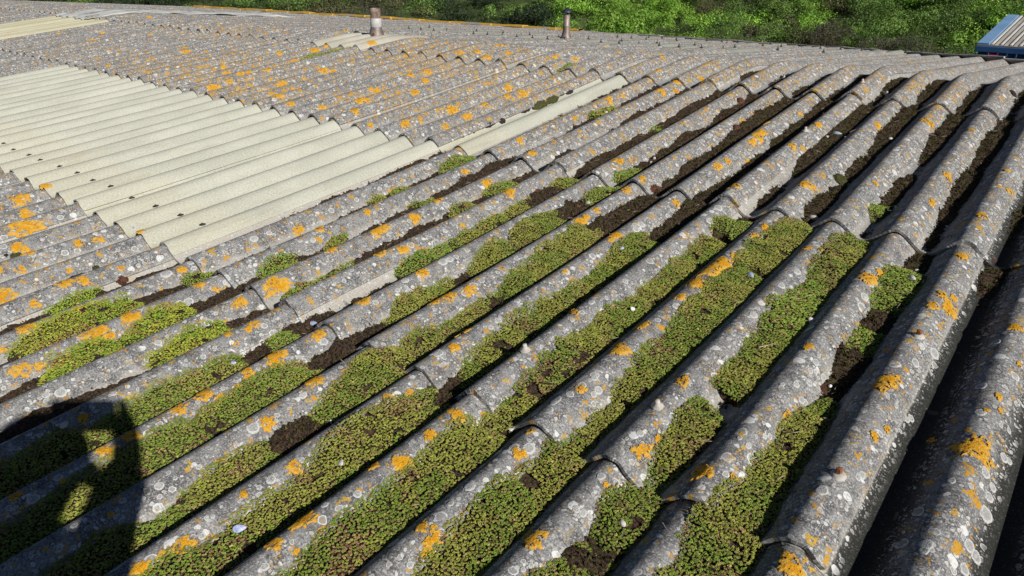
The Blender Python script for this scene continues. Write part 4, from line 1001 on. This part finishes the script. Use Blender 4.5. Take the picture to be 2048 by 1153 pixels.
def litter():
    m = bmesh.new(); n = 0
    while n < 420:
        k = random.uniform(0, 11.2); s = random.uniform(SB if k < 8 else -.3, 2.9); f = math.floor(k); u = k - f - .5
        z = fill_z(k, s); 
        if z - float(prof(np.array([k]))[0]) < .0085 and random.random() < .8: continue
        n += 1; p = Vector(WS(np.array([k]), np.array([s]), z + .003)[0]); a = random.random() * 6.28; ln = random.uniform(.006, .024) * (1 if n % 9 else 1.8)
        d = Vector((math.cos(a), math.sin(a), random.uniform(-.15, .35))).normalized(); w = d.cross(Vector((0, 0, 1))).normalized() * random.uniform(.0005, .0011); h = Vector((0, 0, .0006))
        v = [m.verts.new(q) for q in (p - d * ln / 2 - w, p - d * ln / 2 + w, p + d * ln / 2 + w * .5, p + d * ln / 2 - w * .5, p - d * ln / 2 + h, p + d * ln / 2 + h)]
        for q in ((0, 4, 5, 3), (4, 1, 2, 5), (0, 3, 2, 1), (0, 1, 4), (3, 5, 2)): m.faces.new([v[i] for i in q])
    me = bpy.data.meshes.new('dry_litter'); m.to_mesh(me); m.free(); me.materials.append(MAT['twig'])
    o = bpy.data.objects.new('dry_litter', me); col.objects.link(o); tag(o, 'fine bleached straws and stalks caught in the moss and stonecrop', 'litter', kind='stuff')
litter()

# ------------------------------------------------------------------ flues
def flue(x, y, kk, ss, label, parts, lean):
    base = WS(np.array([kk]), np.array([ss]), .0)[0]
    t = empty('flue_pipe', base, label, 'flue'); t.rotation_euler = lean
    return t
k1_, s1_, m1 = hit(753, 68, -.01)
b1 = WS(np.array([k1_]), np.array([s1_]), -.01)[0]; d1 = np.linalg.norm(b1 - CW); u1 = d1 / FPX * 1.02
t1 = empty('flue_pipe', b1, 'wide rusty steel flue stub with a pale painted band and flared base', 'flue', rot=(0, math.radians(4.0), 0))
MB().rev([(14 * u1, -6 * u1), (14 * u1, 2 * u1), (9.7 * u1, 15 * u1), (9.6 * u1, 17 * u1)], seg=32).build('base_flare', MAT['steel'], t1, True)
MB().rev([(9.9 * u1, 16 * u1), (10.3 * u1, 17 * u1), (10.3 * u1, 30 * u1), (9.8 * u1, 31 * u1)], seg=32).build('painted_band', MAT['band'], t1, True)
MB().rev([(9.2 * u1, 15 * u1), (9.2 * u1, 38 * u1), (8.8 * u1, 47 * u1), (8.1 * u1, 46.5 * u1), (8.1 * u1, 20 * u1)], seg=32).build('pipe', MAT['rust'], t1, True)
def on_far(px, py):
    """where the ray through a pixel meets the far slope"""
    best = None
    dd = RC.T @ np.array([(px - 1024) / FPX, (py - 576.5) / FPX, 1.0])
    ks = np.linspace(-24, 12, 361); ts = np.linspace(SC - .1, SC + 4, 411); K, S = np.meshgrid(ks, ts, indexing='ij')
    X = surf(K, S, 0.0); Xc = (X - C0) @ RC.T; q = np.hypot(1024 + FPX * Xc[..., 0] / Xc[..., 2] - px, 576.5 + FPX * Xc[..., 1] / Xc[..., 2] - py)
    i = np.unravel_index(np.argmin(q), q.shape); return K[i], S[i]
k2_, s2_ = on_far(1132, 77)
b2 = WS(np.array([k2_]), np.array([s2_]), .0)[0]; u2 = np.linalg.norm(b2 - CW) / FPX
t2 = empty('flue_pipe', b2, 'slim steel flue with a dark conical rain cowl', 'flue', rot=(0, math.radians(1.6), 0))
MB().rev([(10 * u2, -4 * u2), (9.5 * u2, 2 * u2), (6.6 * u2, 13 * u2), (6.4 * u2, 18 * u2)], seg=28).build('base_flare', MAT['steel'], t2, True)
MB().rev([(6.2 * u2, 12 * u2), (6.2 * u2, 42 * u2), (5.6 * u2, 42 * u2), (5.6 * u2, 20 * u2)], seg=28).build('pipe', MAT['steel'], t2, True)
MB().rev([(6.7 * u2, 20.5 * u2), (6.9 * u2, 21 * u2), (6.9 * u2, 22 * u2), (6.7 * u2, 22.5 * u2)], seg=28).build('joint_ring', MAT['rust'], t2, True)
for a in range(4):
    MB().box((5.9 * u2 * math.cos(a * 1.57 + .7), 5.9 * u2 * math.sin(a * 1.57 + .7), 44.5 * u2), (.8 * u2, .8 * u2, 7 * u2)).build('cowl_strut', MAT['capm'], t2)
MB().rev([(0, 54 * u2), (1.2 * u2, 53.6 * u2), (6 * u2, 50.5 * u2), (10.3 * u2, 47 * u2), (10.5 * u2, 45.6 * u2), (9.8 * u2, 46 * u2), (0, 49.5 * u2)], seg=28).build('rain_cowl', MAT['capm'], t2, True)

# ------------------------------------------------------------------ ground
def grid_obj(name, fn, x0, x1, y0, y1, n, m, mat, kind='structure'):
    xs = np.linspace(x0, x1, n); ys = np.linspace(y0, y1, m); X, Y = np.meshgrid(xs, ys, indexing='ij'); Z = fn(X, Y)
    idx = np.arange(n * m).reshape(n, m); q = np.stack([idx[:-1, :-1], idx[1:, :-1], idx[1:, 1:], idx[:-1, 1:]], -1).reshape(-1, 4)
    o = mesh_np(name, np.stack([X, Y, Z], -1).reshape(-1, 3), q, mat); tag(o, kind=kind); return o
def gz(X, Y):
    d = np.hypot(X - 2, Y + 1); return np.clip(d - 24, 0, 13) * .36 * sstep(-6, 4, Y) - 1.0 * sstep(18, 24, d) * sstep(-6, 4, Y) + sstep(40, 400, d) * 22 + (fbm(X * .15, Y * .15, 4, 3) - .5) * sstep(12, 30, d) * 1.2
grid_obj('ground', gz, -500, 500, -500, 500, 260, 260, MAT['ground'])
o = MB(); o.box((-2, 1, .0), (26, 14, .04)); tag(o.build('yard', MAT['yard']), kind='structure')

# ------------------------------------------------------------------ shrubs
def ray_dir(px, py):
    return MW @ (RC.T @ np.array([(px - 1024) / FPX, (py - 576.5) / FPX, 1.0]))
def at_dist(px, dist):
    d = ray_dir(px, 20); h = d[:2] / np.linalg.norm(d[:2]); return CW[:2] + h * dist
PAL = {'bright': [(0.195, 0.360, 0.045), (0.135, 0.270, 0.038), (0.270, 0.435, 0.068)], 'mid': [(0.105, 0.188, 0.042), (0.075, 0.143, 0.030), (0.150, 0.240, 0.053)],
       'dark': [(.030, .052, .022), (.045, .066, .026), (.022, .040, .018)], 'olive': [(.095, .10, .045), (.07, .075, .032), (.13, .12, .06)], 'bare': [(.14, .12, .11), (.10, .085, .075), (.07, .09, .03)]}
def crown_pts(c, rx, rz, n, rs, shell_=.55):
    """points through a lumpy crown: several overlapping lobes"""
    nl = 12; lob = []
    for i in range(nl):
        a = rs.random() * 6.28; q = rs.random() ** .5 * .74; lob.append((math.cos(a) * q * rx, math.sin(a) * q * rx, (rs.random() * .9 - .15) * rz * .75, rx * rs.uniform(.26, .44)))
    P_ = []; N_ = []
    per = n // nl
    for (x, y, z, r) in lob:
        v = rs.normal(size=(per, 3)); v /= np.linalg.norm(v, axis=1, keepdims=True); q = rs.uniform(shell_, 1, per) ** .4
        P_.append(np.array([x, y, z]) + v * (q * r)[:, None] * np.array([1, 1, .85])); N_.append(v)
    return np.concatenate(P_) + c, np.concatenate(N_)
def leaves(P_, N_, size, pal, rs, blade=False):
    n = len(P_); V = []
    NN = N_ + rs.normal(size=(n, 3)) * .38; NN /= np.linalg.norm(NN, axis=1, keepdims=True); a = rs.normal(size=(n, 3)); a -= (a * NN).sum(1, keepdims=True) * NN; a /= np.linalg.norm(a, axis=1, keepdims=True)
    b = np.cross(a, NN); b /= np.linalg.norm(b, axis=1, keepdims=True)
    s = size * rs.uniform(.6, 1.3, n)[:, None]; w = s * (.12 if blade else .55)
    V = np.stack([P_ - a * s, P_ + b * w, P_ + a * s, P_ - b * w], 1)
    ci = (np.arange(n) * 24 // max(n, 1)) * 0 + rs.integers(0, len(pal), 24)[np.arange(n) * 24 // n]; ci = np.where(rs.random(n) < .25, rs.integers(0, len(pal), n), ci)
    col_ = np.array(pal)[ci] * np.repeat(rs.uniform(.65, 1.3, 24), -(-n // 24))[:n, None] * rs.uniform(.8, 1.2, (n, 1))
    return V.reshape(-1, 3), np.arange(4 * n).reshape(-1, 4), np.repeat(col_, 4, 0)
def branch_mesh(name, c, top, rx, rs, nb, parent, r0=.07):
    m = bmesh.new()
    def tube(a, b, ra, rb):
        a = Vector(a); b = Vector(b); ax = (b - a).normalized(); s_ = ax.orthogonal().normalized(); t_ = ax.cross(s_)
        A = [m.verts.new(a + (s_ * math.cos(q) + t_ * math.sin(q)) * ra) for q in (0, 1.26, 2.5, 3.77, 5.03)]; B = [m.verts.new(b + (s_ * math.cos(q) + t_ * math.sin(q)) * rb) for q in (0, 1.26, 2.5, 3.77, 5.03)]
        for i in range(5): m.faces.new((A[i], A[(i + 1) % 5], B[(i + 1) % 5], B[i]))
    mid = Vector(c) + (Vector(top) - Vector(c)) * .45; tube(c, mid, r0, r0 * .7)
    for i in range(nb):
        a = rs.random() * 6.28; q = rs.uniform(.3, 1.0); e = Vector(top) + Vector((math.cos(a) * rx * q, math.sin(a) * rx * q, rs.uniform(-.3, .5) * rx * (1.2 - q)))
        tube(mid, mid.lerp(e, .5) + Vector((0, 0, .1 * rx)), r0 * .5, r0 * .3); h = mid.lerp(e, .5) + Vector((0, 0, .1 * rx)); tube(h, e, r0 * .3, r0 * .08)
        for j in range(3):
            g = e + Vector(rs.normal(size=3) * rx * .22); tube(h.lerp(e, .4 + .2 * j), g, r0 * .12, r0 * .04)
    me = bpy.data.meshes.new(name); m.to_mesh(me); m.free(); me.materials.append(MAT['bark'])
    o = bpy.data.objects.new(name, me); col.objects.link(o); o.parent = parent
    if parent: o.matrix_parent_inverse = parent.matrix_basis.inverted()
    return o
def shrub(px, dist, rx, top_z, pal, label, cat='shrub', name='shrub', n=2600, leaf=.05, bare=False, cone=False, seed=0, group=None):
    rs = np.random.default_rng(abs(int(px) * 3 + int(dist * 10) + seed)); p = at_dist(px, dist); g = float(gz(np.array(p[0]), np.array(p[1]))); rz = rx * .8
    cz = top_z - rz * .95
    t = empty(name, (p[0], p[1], g - .1), label, cat, group)
    branch_mesh('trunk', (p[0], p[1], g - .1), (p[0], p[1], cz), rx, rs, 26 if bare else 9, t, .035 if bare else .07)
    P_, N_ = crown_pts(np.array([p[0], p[1], cz]), rx, rz, n if not bare else n // 2, rs)
    V, F, Cc = leaves(P_, N_, leaf if not bare else leaf * 1.2, PAL[pal], rs, blade=bare)
    mesh_np('crown', V, F, MAT['leaf'], t, smooth=False, cols=Cc)
    return t
# the thicket: one mass of scrub
TV, TF, TC, tn = [], [], [], 0
rsT = np.random.default_rng(99)
def z_at(px, py, dist):
    d = ray_dir(px, py); return CW[2] + d[2] / np.linalg.norm(d[:2]) * dist
for ri in range(-4, 11):
    dist = 25.5 + ri * 1.25; ang = -9.9 + ri * .95
    px = -500.0 + rsT.uniform(0, 80)
    while px < 2560:
        rx = rsT.uniform(.75, 1.35); step = rx * 1.0 / dist * FPX
        dd = dist + rsT.uniform(-.5, .5); p = at_dist(px, dd); g = float(gz(np.array(p[0]), np.array(p[1])))
        u = rsT.random()
        if px < 480: pal = 'dark' if u < .75 else 'mid'  # left scrub is darker foliage, with its shade also set in the palette
        elif px < 900: pal = 'olive' if u < .42 else 'dark' if u < .8 else 'mid'
        elif px < 1090: pal = 'dark' if u < .7 else 'mid'
        elif px < 1400: pal = 'bright' if u < .82 else 'mid'
        else: pal = 'bright' if u < .38 else 'mid' if u < .86 else 'olive'
        top = CW[2] + dd * math.tan(math.radians(ang + .4)) + rsT.uniform(-.45, .4)
        n = 3200
        P_, N_ = crown_pts(np.array([p[0], p[1], top - rx * .8]), rx, rx * .95, n, rsT)
        kp = (P_[:, 2] > g) & (N_[:, 2] > -.55); P_, N_ = P_[kp], N_[kp]
        V, F, Cc = leaves(P_, N_, rsT.uniform(.026, .040), PAL[pal], rsT); Cc = Cc * 1.2
        Cc = Cc * rsT.uniform(.8, 1.2)
        TV.append(V); TF.append(F + tn); TC.append(Cc); tn += len(V)
        px += step
tag(mesh_np('scrub', np.concatenate(TV), np.concatenate(TF), MAT['leaf'], None, smooth=False, cols=np.concatenate(TC)), 'dense green scrub growing behind the shed', 'scrub', kind='stuff')
for (x, y, d_, r_, pal, bare, n_, lf, lab, nm) in [
    (1480, 38, 25.2, 1.05, 'bare', True, 3600, .045, 'grey half-bare bush above the roof edge, biggest of the grey bushes', 'bare_bush'),
    (1765, 66, 24.6, .60, 'bare', True, 2600, .04, 'small grey leafless bush halfway between the biggest grey bush and the blue building', 'bare_bush'),
    (1835, 62, 24.4, .62, 'bare', True, 2600, .04, 'small grey leafless bush nearest the blue building', 'bare_bush'),
    (1672, 40, 25.4, .70, 'bare', True, 2600, .045, 'dark bare-branched bush between the grey bushes and the bright green ones', 'bare_bush'),
    (748, -14, 20.0, .75, 'bare', True, 1500, .03, 'bare twiggy bush rising right behind the wide flue', 'bare_bush'),
    (1235, 12, 24.8, 1.25, 'bright', False, 7000, .04, 'bright lime-green rounded bush right of the slim flue', 'round_bush'),
    (1045, 4, 24.6, 1.2, 'dark', False, 6500, .035, 'dark blue-green bush left of the slim flue', 'round_bush'),
    (640, 4, 24.2, .85, 'olive', False, 5200, .035, 'olive-green bush above the orange-lichened capping', 'round_bush')]:
    shrub(x, d_, r_, float(z_at(x, y, d_)), pal, lab, 'bush', nm, n_, lf, bare=bare)

# ------------------------------------------------------------------ blue building
def blue_building():
    dist = 15.0
    def pt(px, py, d):
        r = ray_dir(px, py); return CW + r * d                     # d = depth along the view axis
    A = pt(1953, 95, 11.4); B = pt(2047, 103, 11.0)                # lower front corners of the fascia top
    ax = (B - A); ax[2] = 0; ax /= np.linalg.norm(ax); ay = np.array([-ax[1], ax[0], 0])
    if ay[1] < 0: ay = -ay
    zf = A[2]; best = None
    for Dp_ in np.linspace(.5, 12, 116):
        for tl in np.linspace(-.1, .5, 121):
            Q = A + ay * Dp_ + np.array([0, 0, tl * Dp_]); Xr = MW.T @ (Q - np.array([0, 0, H])); Xc = RC @ (Xr - C0)
            e = math.hypot(1024 + FPX * Xc[0] / Xc[2] - 2015, 576.5 + FPX * Xc[1] / Xc[2] - 38)
            if best is None or e < best[0]: best = (e, Dp_, tl)
    Dp, tilt = best[1], best[2]; print('BLUE', best)
    t = empty('blue_building', (A[0], A[1], 0), 'blue metal-clad building with a ribbed white roof panel, past the far roof corner', 'building')
    Rm = Matrix([[ax[0], ay[0], 0], [ax[1], ay[1], 0], [0, 0, 1]]); t.rotation_euler = Rm.to_euler()
    sl = Matrix.Rotation(tilt, 3, 'X')
    Lx = 3.2
    m = MB(); m.box((Lx / 2, Dp / 2 + .03, (zf - .045) / 2), (Lx - .04, Dp - .1, zf - .045)); m.build('wall', MAT['blue'], t)
    m = MB(); m.box((Lx / 2, -.012, zf - .018), (Lx + .02, .05, .084), bev=.006); m.build('fascia', MAT['blue'], t)
    m = MB(); m.box((Lx / 2, Dp * .5 + .02, zf + tilt * Dp * .5 + .03), (Lx + .02, Dp * 1.01, .03), sl); m.build('roof', MAT['roofw'], t)
    m = MB(); m.box((.075, Dp * .5 + .02, zf + tilt * Dp * .5 + .056), (.17, Dp * 1.01, .03), sl, .004); m.build('verge_trim', MAT['bluel'], t)
    for i in range(22):
        x = .20 + i * .128
        m = MB(); m.box((x, Dp * .5 + .02, zf + tilt * Dp * .5 + .052), (.034, Dp * 1.0, .022), sl, .004); m.build('roof_rib', MAT['ribw'], t)
        m = MB(); m.box((x + .026, Dp * .5 + .02, zf + tilt * Dp * .5 + .047), (.012, Dp * 1.0, .008), sl); m.build('seam', MAT['black'], t)
        m = MB(); m.box((x - .03, .052, (zf - .061) / 2), (.020, .05, zf - .061)); m.build('wall_rib', MAT['bluerib'], t)
    x = (1990 - 1953) / 94 * np.linalg.norm(B - A)
    al = empty('alarm', (0, 0, 0)); bpy.data.objects.remove(al)
    m = MB(); pr = [(-.062, .045), (-.052, -.045), (.045, -.05), (.062, .03), (.05, .052), (-.05, .052)]
    va = [m.bm.verts.new((x + a, -.06, zf - .145 + b)) for a, b in pr]; vb = [m.bm.verts.new((x + a, -.005, zf - .145 + b)) for a, b in pr]
    m.bm.faces.new(va); m.bm.faces.new(vb[::-1])
    for i in range(6): m.bm.faces.new((va[i], vb[i], vb[(i + 1) % 6], va[(i + 1) % 6]))
    ab = m.build('alarm_box', MAT['red'], t)
    m = MB(); pr = [(-.03, .03), (-.034, 0), (-.02, -.03), (0, -.04), (.02, -.03), (.034, 0), (.03, .03), (0, .024)]
    va = [m.bm.verts.new((x + a * .95, -.066, zf - .145 + b * .9)) for a, b in pr]; vb = [m.bm.verts.new((x + a * .95, -.058, zf - .145 + b * .9)) for a, b in pr]
    m.bm.faces.new(va); m.bm.faces.new(vb[::-1])
    for i in range(8): m.bm.faces.new((va[i], vb[i], vb[(i + 1) % 8], va[(i + 1) % 8]))
    m.build('shield_emblem', MAT['wht'], ab)
blue_building()

# ------------------------------------------------------------------ the photographer, standing behind the camera on a lower flat roof
def person():
    fwd = ray_dir(1024, 576); fh = np.array([fwd[0], fwd[1], 0]); fh /= np.linalg.norm(fh); rt = np.array([fh[1], -fh[0], 0]); up = np.array([0, 0, 1.0])
    cam_p = CW
    def L(r, f, u): return Vector(cam_p + rt * r + fh * f + up * u)
    floor = CW[2] - 1.52
    body_c = (.04, -.40)
    V = {}; E = []; 
    def add(n, p, r, parent=None):
        V[n] = (p, r)
        if parent: E.append((parent, n))
    add('pel', L(-.06, -.40, -.62), .145)
    add('abd', L(-.06, -.38, -.45), .135, 'pel'); add('chest', L(-.09, -.24, -.28), .155, 'abd'); add('neckb', L(-.10, -.22, -.17), .085, 'chest')
    add('neck', L(-.05, -.19, -.11), .058, 'neckb'); add('head', L(-.01, -.145, -.03), .088, 'neck'); add('crown', L(-.01, -.155, .05), .078, 'head'); add('jaw', L(-.01, -.105, -.08), .05, 'head'); 
    for sd, sg in (('l', -1), ('r', 1)):
        add('sh' + sd, L(-.125 + sg * .165, -.22, -.19), .068, 'neckb'); add('el' + sd, *((L(-.01, -.13, -.28) if sg > 0 else L(-.33, -.24, -.42)), .048, 'sh' + sd)); add('wr' + sd, *((L(.095, -.05, -.08) if sg > 0 else L(-.34, -.14, -.64)), .030, 'el' + sd))
        if sd == 'l': continue
        add('palm' + sd, L(sg * .098, -.03, -.03), .032, 'wr' + sd); 
        for i, (df, ln) in enumerate(((.022, .030), (.006, .036), (-.010, .034), (-.026, .028))):
            add('f%s%da' % (sd, i), L(sg * .092, .004, df), .0095, 'palm' + sd); add('f%s%db' % (sd, i), L(sg * (.088 - ln * .35), .018, df + .002), .008, 'f%s%da' % (sd, i))
        add('th%sa' % sd, L(sg * .085, -.04, .012), .0105, 'palm' + sd); add('th%sb' % sd, L(sg * .062, -.036, .022), .009, 'th%sa' % sd)
    for sd, sg in (('l', -1), ('r', 1)):
        add('hip' + sd, L(-.06 + sg * .095, -.40, -.70), .105, 'pel'); add('kn' + sd, L(-.06 + sg * .12, -.40, -1.06), .068, 'hip' + sd); add('an' + sd, L(-.06 + sg * .12, -.48, -1.44), .045, 'kn' + sd); add('toe' + sd, L(-.06 + sg * .14, -.33, -1.485), .036, 'an' + sd)
    add('palml', L(-.34, -.125, -.70), .032, 'wrl')
    for i, (df, ln) in enumerate(((.022, .036), (.006, .042), (-.010, .040), (-.026, .032))):
        add('fl%da' % i, L(-.34, -.115 + df, -.745), .0095, 'palml'); add('fl%db' % i, L(-.33, -.105 + df, -.745 - ln), .008, 'fl%da' % i)
    add('thla', L(-.32, -.09, -.71), .0105, 'palml'); add('thlb', L(-.31, -.075, -.735), .009, 'thla')
    def skin(name, nodes, mat, parent, grow=0.0, root='pel', sub=2):
        names = [n for n in V if n in nodes]; ix = {n: i for i, n in enumerate(names)}
        me = bpy.data.meshes.new(name); me.from_pydata([V[n][0] for n in names], [(ix[a], ix[b]) for a, b in E if a in ix and b in ix], [])
        o = bpy.data.objects.new(name, me); col.objects.link(o); me.materials.append(mat)
        md = o.modifiers.new('s', 'SKIN'); md.use_smooth_shade = True
        for n, i in ix.items():
            sv = me.skin_vertices[0].data[i]; sv.radius = (V[n][1] + grow,) * 2; sv.use_root = (n == root)
        ms = o.modifiers.new('u', 'SUBSURF'); ms.levels = sub; ms.render_levels = sub
        if parent: o.parent = parent
        return o
    body = skin('person', set(V), MAT['skin'], None)
    tag(body, 'person in dark jacket and jeans holding up a phone in one hand', 'person')
    jk = {'pel', 'abd', 'chest', 'neckb', 'shl', 'shr', 'ell', 'elr', 'wrl', 'wrr'}
    skin('jacket', jk, MAT['jacket'], body, .014); skin('trousers', {'pel', 'hipl', 'hipr', 'knl', 'knr', 'anl', 'anr'}, MAT['jeans'], body, .012)
    skin('shoes', {'anl', 'toel'}, MAT['phone'], body, .010, 'anl'); skin('shoes', {'anr', 'toer'}, MAT['phone'], body, .010, 'anr')
    # face and hair
    def ball(name, c, r, mat, sq=(1, 1, 1)):
        m = MB(); bmesh.ops.create_uvsphere(m.bm, u_segments=16, v_segments=10, radius=r, matrix=Matrix.Translation(c) @ Matrix.Diagonal((*sq, 1))); o = m.build(name, mat, body, True); return o
    ball('hair', L(-.01, -.18, .015), .106, MAT['hair'], (1, 1.0, .95))
    for sg in (-1, 1): ball('eye', L(-.01 + sg * .032, -.065, -.025), .012, MAT['wht']); ball('ear', L(-.01 + sg * .088, -.15, -.04), .026, MAT['skin'], (.6, .8, 1.2))
    ball('nose', L(-.01, -.05, -.055), .016, MAT['skin'], (.8, .9, 1.4)); ball('mouth', L(-.01, -.055, -.095), .02, MAT['red'], (1.2, .5, .35))
    # phone
    ph = MB(); r3 = Matrix([[*Rw[0]], [*Rw[1]], [*Rw[2]]]); c = Vector(CW) + Vector(Rw[:, 2]) * .012
    ph.box(c, (.155, .074, .008), r3, .002); po = ph.build('phone', MAT['phone']); tag(po, 'black phone held up in one hand', 'phone')
    pc = [L(0, -.45, 0)[i] for i in range(3)]
    m = MB(); m.box((pc[0], pc[1] - 1.1, floor - .16), (6.0, 2.5, .3)); 
    return floor
floor_z = person()
tag(MB().box((CW[0], -2.75, floor_z - .15), (7.0, 2.6, .3), None, .01).build('flat_roof', MAT['felt']), 'lower grey felted flat roof the photographer stands on', 'roof')
for o in list(bpy.data.objects):
    if o.type == 'MESH' and o.users_collection == (): bpy.data.objects.remove(o)
